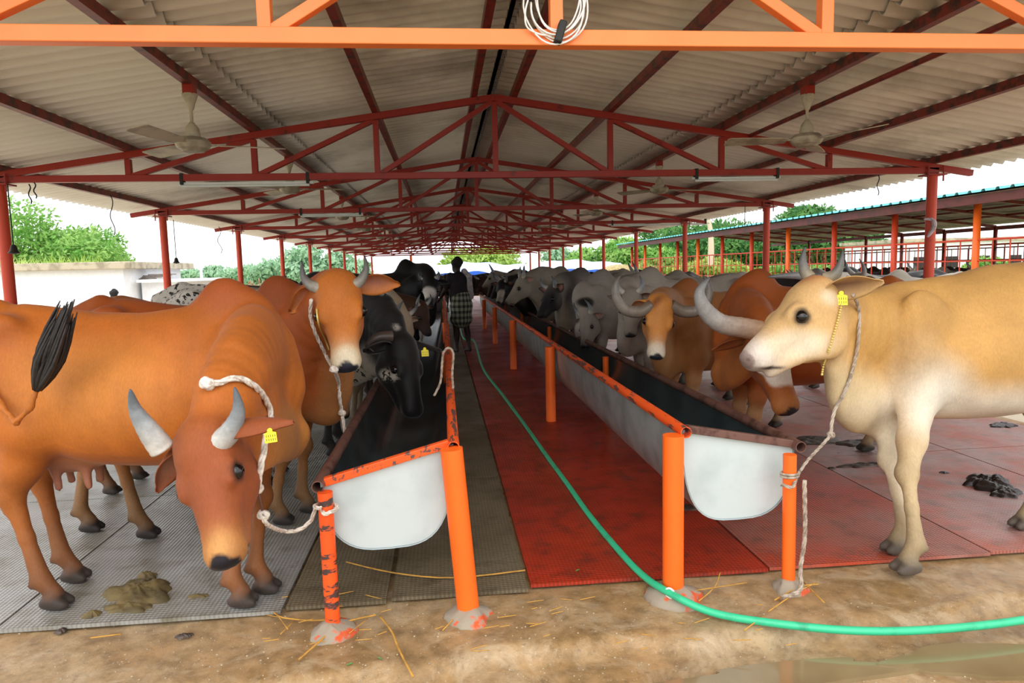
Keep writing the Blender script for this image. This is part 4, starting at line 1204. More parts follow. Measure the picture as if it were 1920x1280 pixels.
cowR2 = make_cow('cow', 'reddish brown cow with white blaze and huge curved grey horns, head lowered past the trough', (2.66, 4.85), PI, 1.02, 0.015,
    pw(1432, 612, 4.15), pw(1484, 762, 4.0), (-0.12, -1, 0.2), None,
    pal_('#9c4f1a', '#9a6234', '#b09068', '#b0703a', '#a2622e', '#8c4518', '#9a5220', nose='#1c1718', earin='#9a5a44'), H_BROWN,
    hump=1.0, neckmid=(2.12, 4.5, 1.18), dewlap=.9, ear={1: (-.5, .4), -1: (-.5, .1)}, horn_r=.056, horn_pow=2.6, head_s=1.1,
    hornpts={-1: [pw(1425, 620, 4.15), pw(1392, 614, 4.12), pw(1352, 606, 4.08), pw(1322, 580, 4.05), pw(1312, 548, 4.04), pw(1330, 520, 4.05)],
             1: [pw(1455, 612, 4.15), pw(1500, 602, 4.16), pw(1532, 578, 4.2), pw(1540, 545, 4.25), pw(1510, 518, 4.28), pw(1440, 519, 4.3)]},
    horncol=('#c79a72', '#b3aea8', '#5b5f60'),
    paint=[('h', (.25, .0, -.0), (.19, .044, .09), '#cfc2b2', .15), ('h', (.14, 0, -.0), (.07, .07, .07), '#cfc2b2', .2)])
cowR4 = make_cow('cow', 'brown cow with orange face and thick curved horns, facing the camera over the trough', (2.42, 5.9), PI + .38, .98, 0.015,
    pw(1240, 560, 5.0), pw(1234, 670, 4.82), (-.06, -1, 0.30), None,
    pal_('#96602f', '#b48a5e', '#a08460', '#d6c8b0', '#a87c4c', '#854a20', '#bb7a38', nose='#1e1c24', earin='#b07a60', eyering='#3a2416'), H_BROWN,
    hump=.9, neckmid=(1.75, 5.45, 1.22), dewlap=1.2, ear={1: (-.95, .2), -1: (-.95, .2)}, earlen=.16, horn_r=.050, horn_pow=2.4,
    hornpts={-1: [pw(1222, 572, 5.0), pw(1200, 584, 5.0), pw(1172, 580, 4.98), pw(1156, 558, 4.96), pw(1155, 530, 4.96), pw(1166, 514, 4.97)],
             1: [pw(1258, 572, 5.0), pw(1282, 584, 5.0), pw(1312, 580, 4.98), pw(1328, 558, 4.96), pw(1328, 532, 4.96), pw(1318, 516, 4.97)]},
    horncol=('#6a5a4a', '#8a8278', '#4e463e'), paint=[('h', (.04, 0, .0), (.09, .03, .06), '#6a3818', .6), ('h', (.45, 0, -.07), (.07, .1, .09), '#d8ccb8', .4)])
cowR5 = make_cow('cow', 'grey-white humped cow directly behind the orange-faced cow at the trough', (2.5, 7.0), PI + .12, 1.04, 0.02,
    pw(1182, 548, 6.4), pw(1180, 628, 6.2), (-.4, -.9, .2), None, pal_('#a39a8e', '#8c8274', '#7c7162', '#8f8278', '#aaa193', '#8c8378', '#948a7e', earin='#a06850'), H_GREY,
    hump=1.0, neckmid=(1.75, 6.8, 1.3), ear={1: (.3, .1), -1: (.9, .1)}, horn=[(-.0, .07, -.01), (-.04, .12, .02), (-.09, .13, .06), (-.14, .11, .1)])
cowR6 = make_cow('cow', 'pale grey cow with a dark patch on the neck, head down in the far-side trough', (2.33, 8.4), PI + .05, 1.03, 0.022,
    pw(1098, 590, 8.0), pw(1088, 650, 7.8), (-.8, -.5, .3), None, pal_('#9a9288', '#80776c', '#70675c', '#5c544e', '#a39b90', '#807870', '#8a8278'), H_GREY,
    hump=1.0, neckmid=(1.6, 8.3, 1.25), ear=(-.2, .3), horn=[(-.0, .07, -.01), (-.04, .12, .03), (-.09, .13, .1), (-.14, .1, .16)], paint=[('w', tuple(pw(1105, 567, 7.9)), (.14, .3, .06), '#191617', .25)])
cowR7 = make_cow('cow', 'dark-headed cow with a pale body and upright ears along the far-side trough', (2.35, 9.8), PI + .05, 1.06, 0.024,
    pw(1034, 538, 9.4), pw(1004, 590, 9.2), (-.8, -.4, .5), None, pal_('#8c857b', '#70685e', '#605850', '#1e1c1d', '#98917f', '#4a4540', '#1c1b1f', nose='#111013'), H_GREY,
    hump=.9, neckmid=(1.7, 9.7, 1.38), ear={1: (.5, .5), -1: (.7, .3)}, horn=[(-.0, .07, -.01), (-.0, .12, .04), (-.02, .14, .1), (-.05, .12, .15)], paint=[('b', (.62, 0, 1.15), (.2, .3, .25), '#242123', .4)])
cowR8 = make_cow('cow', 'grey-white cow lifting its head in profile above the far-side trough', (2.38, 11.6), PI, 1.08, 0.024,
    pw(978, 520, 11.2), pw(942, 566, 11.1), (-.7, -.1, .7), None, pal_('#8e8678', '#736a5e', '#625a50', '#8a8276', '#98907f', '#7a7266', '#978f80'), H_GREY,
    hump=.9, neckmid=(1.75, 11.5, 1.5), ear={1: (-.3, .8), -1: (0, .6)}, horn=[(-.0, .07, -.01), (-.04, .10, .03), (-.1, .1, .07), (-.15, .09, .1)])
cowR9 = make_cow('cow', 'dark cow with a white muzzle and pricked horns near the far end of the trough', (2.25, 13.4), PI, 1.04, 0.026,
    pw(941, 528, 13.0), pw(932, 566, 12.8), (-.5, -.8, .3), None, pal_('#241f1e', '#221e1c', '#2a2522', '#c4bcb0', '#2a2522', '#1e1a19', '#221e1e'), H_BLACK,
    hump=.6, neckmid=(1.6, 13.3, 1.35), ear=(.3, .2), horn=[(-.0, .07, -.01), (-.02, .12, .04), (-.05, .14, .12), (-.08, .12, .2)], paint=[('h', (.3, 0, 0), (.16, .05, .1), '#c4bcb0', .3)])
cowR10 = make_cow('cow', 'black cow with a pale streaked spine, standing behind the row between curved horns', (3.75, 7.9), PI - .1, 1.05, 0.024,
    (2.75, 7.7, .9), (2.6, 7.6, .45), (-.5, -.5, .6), None, pal_('#171415', '#1a1717', '#221e1c', '#2a2624'), H_BLACK, hump=.2, ear=(-.2, .2),
    horn=[(-.0, .07, -.01), (-.04, .12, .03), (-.09, .13, .1), (-.14, .1, .16)], paint=[('b', (.0, 0, 1.30), (.7, .14, .06), '#8c8478', .4)])
# the rest of the rows: copies of three built cows
def herd_copy(src, x, y, rz, sc, label, group):
    c = copy_tree(src); c.location = (x, y, 0.016); c.rotation_euler = (0, 0, rz); c.scale = (sc,) * 3
    c['label'] = label
    if group: c['group'] = group
    elif 'group' in c: del c['group']
    return c
rr_ = random.Random(3)
def generic(label, palx, mat, hd, h=.03):
    return make_cow('cow', label, (0, 0), 0.0, 1.0, h, hd[0], hd[1], hd[2], None, palx, mat, hump=.8, gz=0.016,
                    horn=[(-.0, .07, -.01), (-.02, .12, .04), (-.05, .14, .12), (-.08, .12, .2)], ear=(-.1, .2))
GA = 'dark cows in the distant end of the hut-side row'; GB = 'cattle in the distant end of the far-side row'
g1 = generic('x', pal_('#2c1c15', '#241814', '#241a16', '#3a2e28'), H_BROWN, ((.98, 0, 1.15), (1.15, 0, .70), (1, 0, .4)))
g2 = generic('x', pal_('#8c8476', '#6c6458', '#5c554b', '#6a6258'), H_GREY, ((1.0, 0, 1.35), (1.32, 0, 1.0), (.7, 0, .7)))
g3 = generic('x', pal_('#1a1718', '#1a1718', '#221e1d', '#2a2625'), H_PIED, ((.98, 0, 1.22), (1.2, 0, .8), (1, 0, .5)))
LA = 'dark cow far down the hut side, head over the trough'
LB = 'small distant cow far down the trough row facing the hut side'
srcs = [g1, g3, g2]; placed = set()
def put(src, x, y, rz, sc, label, group):
    if src.name not in placed:
        placed.add(src.name); src.location = (x, y, .016); src.rotation_euler = (0, 0, rz); src.scale = (sc,) * 3; src['label'] = label
        if group: src['group'] = group
        return src
    return herd_copy(src, x, y, rz, sc, label, group)
for i, y in enumerate((12.4, 13.9, 15.3, 16.8, 18.3, 19.8)):
    put(srcs[(0, 1, 0, 0, 1, 0)[i]], -1.35 + rr_.uniform(-.1, .1), y, rr_.uniform(-.1, .1), rr_.uniform(1.0, 1.1), LA, GA)
for i, y in enumerate((15.0, 16.4, 17.9, 19.3)):
    put(srcs[(0, 1, 2, 0)[i]], 2.4 + rr_.uniform(-.1, .1), y, PI + rr_.uniform(-.1, .1), rr_.uniform(1.0, 1.08), LB, GB)
# loose cattle behind the far row and deep in the shed
for i, (x, y, rz, k, lab) in enumerate(((-3.1, 12.5, .3, 0, 'dark brown cow standing loose behind the hut-side row'), (3.9, 10.2, PI, 2, 'grey cow standing behind the far-side row, back level with the others'),
                                       (4.0, 12.6, PI + .2, 0, 'dark brown cow behind the far-side row near the third post'), (.2, 24, 1.4, 0, 'dark cow across the aisle end seen past the man'),
                                       (1.0, 25.5, 2.9, 1, 'black pied cow at the aisle end beyond the troughs'), (2.2, 24.6, 3.3, 0, 'brown cow at the aisle end beside the black pied one'))):
    put(srcs[k], x, y, rz, 1.02, lab, None)
# ------------------------------------------------------------------ people
def person(label, loc, rz, pose, skin, hairc, h=.014, hsc=1.0):
    """body facing local +x, standing; pose gives joint positions"""
    F = Field(); SK, HAIR, SH = 0, 1, 2
    P = pose
    F.chain([P['pelvis'], P['waist'], P['chest']], [.13, .115, .14], SK, .05, (0, 1, 0), 1.25)
    F.rc(P['chest'], P['neck'], .10, .052, SK, .05)
    F.rc(P['neck'], P['head'], .05, .05, SK, .02)
    hd = V3(*P['head'])
    F.el(hd + V3(0, 0, .05), (.095, .075, .115), SK, .02); F.el(hd + V3(.03, 0, -.03), (.06, .055, .06), SK, .03)
    F.rc(hd + V3(.09, 0, .05), hd + V3(.105, 0, .015), .012, .017, SK, .01)
    F.rc(hd + V3(.082, -.022, -.03), hd + V3(.082, .022, -.03), .009, .009, SK, .008)
    for sg in (1, -1):
        F.el(hd + V3(-.005, sg * .077, .03), (.02, .012, .033), SK, .008)
        F.cut.append((hd + V3(.098, sg * .032, .055), .012, .01))
        k = 'l' if sg > 0 else 'r'
        F.rc(P['chest'], P[k + 'sho'], .10, .065, SK, .05)
        F.chain([P[k + 'sho'], P[k + 'elb'], P[k + 'wri']], [.055, .042, .027], SK, .02)
        w_ = V3(*P[k + 'wri']); d = nrm(w_ - V3(*P[k + 'elb'])); sd = nrm(np.cross(d, V3(1, .2, 0)))
        pm = w_ + d * .07
        F.rc(w_, pm, .026, .034, SK, .015, np.cross(d, sd), .55)
        for i in range(4):
            o = sd * (-.027 + .018 * i); L = (.07, .082, .078, .06)[i]
            b = pm + o + d * .015; F.chain([b, b + d * L * .5, b + d * L * .8 + V3(.012, 0, -.012)], [.0095, .009, .0075], SK, .004)
        F.chain([w_ + d * .03 - sd * .022, w_ + d * .055 - sd * .05, w_ + d * .085 - sd * .058], [.012, .010, .008], SK, .006)
        F.rc(P['pelvis'], P[k + 'hip'], .12, .10, SK, .05)
        F.chain([P[k + 'hip'], P[k + 'kne'], P[k + 'ank']], [.092, .058, .037], SK, .03)
        F.el(V3(*P[k + 'ank']) * .45 + V3(*P[k + 'kne']) * .55 + V3(-.02, 0, 0), (.045, .045, .10), SK, .04)
        a = V3(*P[k + 'ank']); F.rc(a + V3(-.03, 0, -.045), a + V3(.13, 0, -.06), .034, .026, SK, .03)
    Vv, Q = F.mesh(h); C = F.colours(Vv, {0: hx(skin)})
    t = thing('person', label, 'person', (loc[0], loc[1], loc[2]), None, rz); t.scale = (hsc,) * 3
    k = attr_mat('skin_' + hairc.strip('#'), .55)
    obj('body', col_mesh('body', Vv, Q, C), k, t, smooth='all', local=True)
    hr = MB(); rng = random.Random(2)
    F2 = Field(); F2.el(hd + V3(-.02, 0, .085), (.105, .092, .10), 0, .02)
    for i in range(40):
        a = rng.uniform(0, 2 * PI); b = rng.uniform(-.1, 1.3)
        c = hd + V3(-.02 + .095 * math.cos(a) * math.cos(b), .085 * math.sin(a) * math.cos(b), .085 + .095 * math.sin(b))
        if c[0] > hd[0] + .05 and c[2] < hd[2] + .11: continue
        F2.el(c, (.028, .028, .028), 0, .015)
    F2.cut.append((hd + V3(.10, 0, .03), .05, .02))
    V2, Q2 = F2.mesh(.010, None); me = col_mesh('hair', V2, Q2, np.tile(hx(hairc), (len(V2), 1)))
    for i in range(len(me.polygons)): pass
    obj('hair', me, attr_mat('hair_' + skin.strip('#'), .8), t, smooth='all', local=True)
    return t
def garment(name, t, prims, mat, h=.012, cuts=(), zc=None):
    F = Field()
    for p in prims: getattr(F, p[0])(*p[1:])
    for c in cuts: F.cut.append(c)
    V_, Q_ = F.mesh(h, zc); me = col_mesh(name, V_, Q_, np.tile((.5, .5, .5), (len(V_), 1)))
    return obj(name, me, mat, t, smooth='all', local=True)
M_SHIRT = simple('dark_maroon_shirt', '#231a24', .85, 0, '#1a141a', 12)
M_TOWEL = simple('white_shoulder_towel', '#b9b2b4', .9, 0, '#9a949a', 20, bump=.4, bscale=80)
def mat_check():
    k = NT('checked_lungi_cloth'); v = k.coords(); sx = k.node('ShaderNodeSeparateXYZ'); k.link(v, sx.inputs[0])
    a = k.math('GREATER_THAN', k.math('SINE', k.math('MULTIPLY', sx.outputs[2], 62)), 0.1)
    an = k.math('ARCTAN2', sx.outputs[0], sx.outputs[1])
    b = k.math('GREATER_THAN', k.math('SINE', k.math('MULTIPLY', an, 14)), 0.1)
    s_ = k.math('MULTIPLY', k.math('ADD', a, b), 0.5)
    k.base(k.ramp(s_, [(0.0, '#9aa08e'), (0.5, '#646a5c'), (1.0, '#2c2e2a')])); k.rough(.9); return k.m
M_CHECK = mat_check()
mz_ = fl(868, 662)
POSE = dict(pelvis=(0, 0, .93), waist=(.02, 0, 1.06), chest=(.06, 0, 1.27), neck=(.09, 0, 1.43), head=(.13, 0, 1.52),
            lsho=(.07, .17, 1.36), rsho=(.07, -.17, 1.36), lelb=(.16, .24, 1.12), relb=(.05, -.24, 1.10), lwri=(.36, .22, .98), rwri=(.20, -.22, .90),
            lhip=(0, .09, .88), rhip=(0, -.09, .88), lkne=(.04, .10, .50), rkne=(.02, -.10, .50), lank=(.04, .11, .09), rank=(-.04, -.11, .09))
man = person('man in dark shirt and checked wrap, white towel on shoulder, standing between the troughs', (mz_.x, mz_.y, .018), PI / 2 + .55, POSE, '#2e1c16', '#0c0a0a')
garment('shirt', man, [('chain', [(0, 0, .97), (.02, 0, 1.08), (.06, 0, 1.27)], [.142, .13, .155], 0, .05, (0, 1, 0), 1.27), ('rc', (.06, 0, 1.27), (.08, 0, 1.40), .115, .07, 0, .05),
        ('rc', (.06, 0, 1.27), (.07, .17, 1.36), .11, .078, 0, .05), ('rc', (.06, 0, 1.27), (.07, -.17, 1.36), .11, .078, 0, .05),
        ('rc', (.07, .17, 1.36), (.13, .22, 1.20), .068, .062, 0, .03), ('rc', (.07, -.17, 1.36), (.055, -.22, 1.18), .068, .062, 0, .03)], M_SHIRT)
garment('checked_wrap', man, [('chain', [(0, 0, 1.0), (0, 0, .85), (.02, 0, .60)], [.152, .168, .165], 0, .04, (0, 1, 0), 1.2), ('el', (.02, 0, .60), (.17, .21, .10), 0, .04)], M_CHECK, .014, (), None)
garment('shoulder_towel', man, [('rc', (-.10, -.12, 1.36), (-.09, -.14, 1.02), .05, .075, 0, .02, (1, 0, 0), .45), ('rc', (-.10, -.12, 1.36), (.06, -.12, 1.455), .05, .05, 0, .03), ('rc', (.06, -.12, 1.455), (.17, -.11, 1.30), .05, .04, 0, .03)], M_TOWEL, .01)
# man beyond, by the hut
M_BLUE = simple('pale_blue_shirt', '#8fb4cf', .85, 0, '#7ba3c2', 10)
p_ = at(218, 550, 19.0)
POSE2 = dict(POSE); POSE2.update(lelb=(.02, .24, 1.10), lwri=(.10, .22, .88))
man2 = person('distant person in a pale blue shirt, head and shoulders showing before the white hut wall', (p_.x, p_.y, -.5), PI * .8, POSE2, '#3a241a', '#121010', .02)
garment('shirt', man2, [('chain', [(0, 0, .97), (.02, 0, 1.08), (.06, 0, 1.27)], [.142, .13, .155], 0, .05, (0, 1, 0), 1.27), ('rc', (.06, 0, 1.27), (.08, 0, 1.40), .115, .07, 0, .05),
        ('rc', (.06, 0, 1.27), (.07, .17, 1.36), .11, .078, 0, .05), ('rc', (.06, 0, 1.27), (.07, -.17, 1.36), .11, .078, 0, .05)], M_BLUE, .02)
garment('trousers', man2, [('chain', [(0, .09, .92), (.04, .10, .50), (.04, .11, .12)], [.12, .085, .07], 0, .03), ('chain', [(0, -.09, .92), (.02, -.10, .50), (-.04, -.11, .12)], [.12, .085, .07], 0, .03)], M_SHIRT, .02, (), None)
# ------------------------------------------------------------------ surroundings
def leaf_mat(name, a, b):
    k = NT(name); p = k.pos()
    c = k.ramp(k.noise(p, 1.1, 4, .6), [(.38, a), (.62, b)])
    c = k.mix(1.0, c, k.ramp(k.noise(p, 9, 2), [(.3, .7), (.7, 1.2)]), 'MULTIPLY')
    k.base(c); k.rough(.6); k.b.inputs['Specular IOR Level'].default_value = .25
    try:
        k.b.inputs['Transmission Weight'].default_value = 0.0
        tr = k.node('ShaderNodeBsdfTranslucent'); k.link(c, tr.inputs['Color'])
        mx = k.node('ShaderNodeMixShader'); mx.inputs[0].default_value = .35
        out = k.n['Material Output']; k.link(k.b.outputs[0], mx.inputs[1]); k.link(tr.outputs[0], mx.inputs[2]); k.link(mx.outputs[0], out.inputs['Surface'])
    except Exception: pass
    return k.m
L_GREEN = leaf_mat('fresh_leaves', '#5f9a3c', '#9cc36a'); L_DARK = leaf_mat('deep_green_leaves', '#2f6a34', '#6a9a50')
L_HAZE = leaf_mat('haze_tinted_leaves', '#8fb894', '#a9cba8'); L_MIX = leaf_mat('yellow_green_leaves', '#86a83c', '#b4cc74')  # far crowns have the distance haze mixed into their leaf colour
M_BARK = simple('grey_bark', '#8a7a68', .9, 0, '#6a5c4e', 6)
def crown_mesh(cx, cy, cz, rx, ry, rz, n, leaf, seed, blobs=14, flat=1.0):
    rg = np.random.RandomState(seed)
    bc = rg.normal(size=(blobs, 3)); bc /= np.linalg.norm(bc, axis=1)[:, None]; bc *= rg.uniform(.25, .72, (blobs, 1)); br = rg.uniform(.26, .46, blobs)
    w = rg.randint(0, blobs, n); d = rg.normal(size=(n, 3)); d /= np.linalg.norm(d, axis=1)[:, None]
    p = bc[w] + d * (br[w] * rg.uniform(.55, 1.08, n) ** .6)[:, None]
    p = p * np.array([rx, ry, rz]) + np.array([cx, cy, cz])
    u = rg.normal(size=(n, 3)); u /= np.linalg.norm(u, axis=1)[:, None]; v = np.cross(u, d); v /= np.maximum(np.linalg.norm(v, axis=1), 1e-6)[:, None]
    s1 = leaf * rg.uniform(.6, 1.3, n)[:, None]; s2 = s1 * .42
    nn = np.cross(u, v) * s2 * .5
    a = p - u * s1; b = p + v * s2 + nn * .3; c = p + u * s1; e = p - v * s2 + nn * .3
    V = np.stack([a, b, c, e], 1).reshape(-1, 3); Q = np.arange(4 * n).reshape(-1, 4)
    me = bpy.data.meshes.new('crown'); me.vertices.add(len(V)); me.vertices.foreach_set('co', V.astype(np.float32).ravel())
    me.loops.add(4 * n); me.polygons.add(n); me.loops.foreach_set('vertex_index', Q.astype(np.int32).ravel()); me.polygons.foreach_set('loop_start', np.arange(0, 4 * n, 4, dtype=np.int32))
    me.update(calc_edges=True); return me
def tree(px, ptop, Y, pw_, label, mat, seed, n=6000, leaf=.16, group=None, z0=-.5, trunk=True, low=.25, name='tree'):
    top = at(px, ptop, Y); r = pw_ / 2 / FPX * Y; H_ = top.z - z0
    t = thing(name, label, 'tree' if name == 'tree' else 'shrub', (top.x, Y, z0), group)
    cz = z0 + H_ * (1 + low) / 2
    obj('crown', crown_mesh(top.x, Y, cz, r * 1.08, r * .9, H_ * (1 - low) / 2 * 1.08, n, leaf, seed), mat, t)
    if trunk:
        m = MB(); rg = random.Random(seed); b = Vector((top.x, Y, z0 - .1))
        m.tube(bez([b, b + Vector((rg.uniform(-.2, .2), 0, H_ * .3)), b + Vector((rg.uniform(-.4, .4), 0, H_ * .6))], 4), [.028 * H_ * (1 - .07 * i) for i in range(9)], 8)
        for i in range(4):
            a = b + Vector((0, 0, H_ * (.25 + .08 * i))); e = Vector((top.x, Y, cz)) + Vector((rg.uniform(-.6, .6) * r, rg.uniform(-.5, .5) * r, rg.uniform(-.1, .6) * H_ * .3))
            m.tube(bez([a, (a + e) / 2 + Vector((0, 0, .1)), e], 3), [.014 * H_ * (1 - .12 * k_) for k_ in range(7)], 6)
        obj('trunk', m, M_BARK, t, smooth='all')
    return t
# hut side
tree(60, 372, 35, 330, 'tall leafy green tree rising over the roof of the white hut', L_GREEN, 1, 15000, .13, low=.1)
tree(170, 428, 38, 260, 'lower spreading green tree beside the tall one behind the white hut', L_GREEN, 2, 9000, .14, low=.05)
tree(275, 484, 41, 150, 'small bush-like tree past the corner of the white hut', L_GREEN, 3, 5000, .13, low=0)
tree(-150, 380, 35, 260, 'green tree half outside the picture behind the hut', L_GREEN, 4, 6000, .15, low=.1)
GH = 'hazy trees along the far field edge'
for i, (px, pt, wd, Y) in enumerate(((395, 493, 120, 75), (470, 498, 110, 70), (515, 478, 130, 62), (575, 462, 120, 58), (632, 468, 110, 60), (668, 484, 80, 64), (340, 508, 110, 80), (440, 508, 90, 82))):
    tree(px, pt, Y, wd, 'soft pale green tree in the hazy row across the field', L_HAZE, 20 + i, 2600, .32, GH, low=0, trunk=False)
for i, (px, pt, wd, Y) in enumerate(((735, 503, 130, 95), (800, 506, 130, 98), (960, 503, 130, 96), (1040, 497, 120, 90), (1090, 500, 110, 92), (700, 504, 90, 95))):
    tree(px, pt, Y, wd, 'pale green tree on the horizon beyond the blue tarpaulins', L_HAZE, 40 + i, 2000, .4, 'trees beyond the tarpaulins', low=0, trunk=False)
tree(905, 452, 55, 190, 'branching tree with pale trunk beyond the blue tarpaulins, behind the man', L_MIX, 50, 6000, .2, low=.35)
tree(1050, 452, 58, 90, 'thin sparse tree seen between far shed posts', L_HAZE, 51, 1200, .2, low=.4)
# neighbouring shed side
for i, (px, pt, wd, Y, mt, lab) in enumerate(((1540, 362, 250, 54, L_DARK, 'broad dark green tree standing highest above the neighbouring shed roof'), (1400, 384, 270, 60, L_DARK, 'dense dark tree behind the bare pale stump above the shed roof'),
        (1270, 408, 240, 66, L_DARK, 'dense green tree at the end of the neighbouring shed'), (1170, 432, 170, 54, L_GREEN, 'bright green tree between the two sheds'), (1110, 478, 110, 56, L_HAZE, 'pale green tree nearest the open gap between the sheds'),
        (1340, 478, 230, 42, L_MIX, 'yellow-green bush seen under the neighbouring shed roof'), (1480, 490, 230, 42, L_GREEN, 'green bush seen through the cage bars under the roof'), (1620, 480, 180, 50, L_GREEN, 'green bush beside the white building beyond the cages'), (1225, 492, 130, 53, L_MIX, 'low bright bush behind the trailer'))):
    tree(px, pt, Y, wd * 1.15, lab, mt, 60 + i, 20000 if i < 4 else 9000, .24, low=-.05)
tree(1840, 478, 34, 90, 'small round tree before the white building beyond the cages', L_GREEN, 80, 2500, .14, low=.1)
# pale broken trunk
a = at(1332, 432, 40); b = at(1326, 404, 40)
tag(recenter(obj('tree_stump', MB().tube(bez([(a.x, 40, -.4), (a.x + .05, 40, a.z * .6), a, b], 4), [.22 - .01 * i for i in range(13)], 10), simple('bare_pale_wood', '#cdbba2', .9), smooth='all')), 'bare pale broken trunk showing among the dark trees', 'stump')
# white hut
M_WHITE = simple('whitewash', '#eceef2', .8); M_SLABR = simple('mossy_roof_slab', '#b3a892', .9, 0, '#8f8672', 3, bump=.5, bscale=12)
M_WOODP = simple('weathered_boards', '#8b7d6c', .9, 0, '#6a5d50', 4)
t = thing('white_hut', 'long low whitewashed hut with mossy flat roof beyond the brown cows', 'building', (at(100, 520, 24).x, 24, -.5))
x1 = at(232, 520, 24).x; zt1 = at(150, 506, 24).z; zt2 = at(100, 492, 24).z
obj('wall', MB().box(((x1 - 9) / 1 + 0, 26.5, (zt1 - .5) / 2), (18, 5, zt1 + .5)), M_WHITE, t)
obj('roof_slab', grid(x1 - 18.4, 23.7, x1 + .35, 29.2, zt1 + .16, 60, 8, lambda x, y: .05 * nz(x * .6, y)) and MB().box((x1 - 9, 26.5, zt1 + .12), (18.8, 5.8, .24)), M_SLABR, t, bevel=.03)
x2 = at(334, 530, 25).x; z2 = at(290, 529, 25).z
t = thing('low_shed', 'lower whitewashed store joined to the hut end, boards lying on its roof', 'building', ((x1 + x2) / 2, 26, -.5))
obj('wall', MB().box(((x1 + x2) / 2 + .05, 27, (z2 - .5) / 2), (x2 - x1 - .15, 4, z2 + .5)), M_WHITE, t)
obj('roof_slab', MB().box(((x1 + x2) / 2 + .2, 26.8, z2 + .05), (x2 - x1 + .1, 4.5, .1)), M_WHITE, t)
for i in range(5):
    c = at(252 + 9 * i, 526 - i % 3, 24.9)
    tag(recenter(obj('board', MB().box((c.x, 25.2 + .12 * i, z2 + .125 + .035 * i), (1.3 - .1 * i, .11, .03), Matrix.Rotation(.1 * i - .2, 3, 'Z')), M_WOODP)), 'weathered board in the loose stack on the low store roof', 'board', 'boards on the low store roof')
# grass on hut roof
m = MB(); rg = random.Random(4)
for i in range(220):
    x = x1 - rg.uniform(1.2, 5.0); y = rg.uniform(24, 25.5); L = rg.uniform(.12, .35); dx = rg.uniform(-.2, .2)
    m.add([(x, y, zt1 + .22), (x + .03, y, zt1 + .22), (x + dx, y + .02, zt1 + .22 + L)], [(0, 1, 2)])
o = obj('grass', m, L_MIX); o['kind'] = 'stuff'; tag(o, 'tufts of grass growing on the hut roof', 'grass')
# pole and stake fence in the field
pp = at(373, 448, 28)
tag(recenter(obj('pole', MB().tube([(pp.x, 28, -.5), (pp.x, 28, pp.z)], .05, 10), M_WHITE, smooth=True)), 'slim white pole standing in the field', 'pole')
fx0, fx1 = at(334, 520, 30).x, at(520, 520, 30).x
t = thing('stake_fence', 'rough fence of reddish wooden stakes across the field', 'fence', ((fx0 + fx1) / 2, 30, -.5))
M_STAKE = simple('reddish_stakes', '#b98a6a', .9, 0, '#93694c', 8)
m = MB(); n = 62
for i in range(n):
    x = fx0 + (fx1 - fx0) * i / (n - 1); hh = 1.45 + rg.uniform(0, .4); m.tube([(x, 30 + rg.uniform(-.05, .05), -.55), (x + rg.uniform(-.08, .08), 30, -.5 + hh)], .022, 5)
obj('stakes', m, M_STAKE, t)
for z in (.2, .75): obj('rail', MB().tube([(fx0, 30.04, z), (fx1, 30.04, z)], .02, 6), M_STAKE, t)
# rails outside near post on the hut side
a = at(0, 615, 6.0); 
t = thing('gate', 'small orange barred gate glimpsed beside the nearest post on the hut side', 'gate', (a.x - .25, 6.9, -.1))
for i in range(5): obj('bar', MB().tube([(a.x - .62 + .14 * i, 7.0, -.1), (a.x - .62 + .14 * i, 7.0, 1.05)], .012, 8), M_ORANGE, t, smooth=True)
obj('rail', MB().tube([(a.x - .7, 7.0, 1.04), (a.x + .0, 7.0, 1.04)], .016, 8), M_ORANGE, t, smooth=True)

# blue tarpaulin shelter across the end
def mat_tarp():
    k = NT('blue_white_tarpaulin'); p = k.pos((.25, 1, 3)); k.base(k.ramp(k.noise(p, 1.4, 6, .6), [(.38, '#8fb0dc'), (.55, '#d4def0'), (.7, '#b4c8ea')])); k.rough(.45)
    k.bump(k.noise(p, 3, 5), .5, .05); return k.m
M_TARP = mat_tarp(); M_TARPB = simple('bright_blue_tarpaulin', '#1e5fd0', .45, 0, '#2b4fa0', 3, bump=.5, bscale=6)
tx0, tx1 = at(700, 510, 45).x, at(1185, 510, 45).x
t = thing('tarpaulin_shelter', 'long low shelter roofed with pale blue tarpaulin beyond the shed end', 'shelter', ((tx0 + tx1) / 2, 46, -.5))
def tz(x, y): return .12 * math.sin(x * .9) + .05 * math.sin(x * 3.1 + y) - abs(y - 48) * .22
obj('sheet', grid(tx0, 45, tx1, 51, at(900, 494, 48).z, 120, 12, tz), M_TARP, t, smooth='all')
m = MB(); n = 160; zf = at(900, 494, 48).z
for i in range(n + 1):
    x = tx0 + (tx1 - tx0) * i / n; y = 45 + .06 * math.sin(x * 5); ze = zf + tz(x, 45)
    m.v += [(x, y - .02, ze + .01), (x, y - .05, ze - .45 - .18 * abs(math.sin(x * 2.3 + math.sin(x * 7))))]
for i in range(n): m.f.append((2 * i, 2 * i + 2, 2 * i + 3, 2 * i + 1))
obj('hanging_edge', m, M_TARPB, t, smooth='all')
for i in range(9):
    x = tx0 + (tx1 - tx0) * i / 8; obj('prop', MB().tube([(x, 45.2, -.5), (x, 45.2, zf + tz(x, 45.2))], .05, 8), M_STAKE, t)
obj('back_wall', MB().box(((tx0 + tx1) / 2, 50, .0), (tx1 - tx0, .2, 1.2)), simple('dark_mud_wall', '#3c2a22', .95, 0, '#2c201a', 2), t)

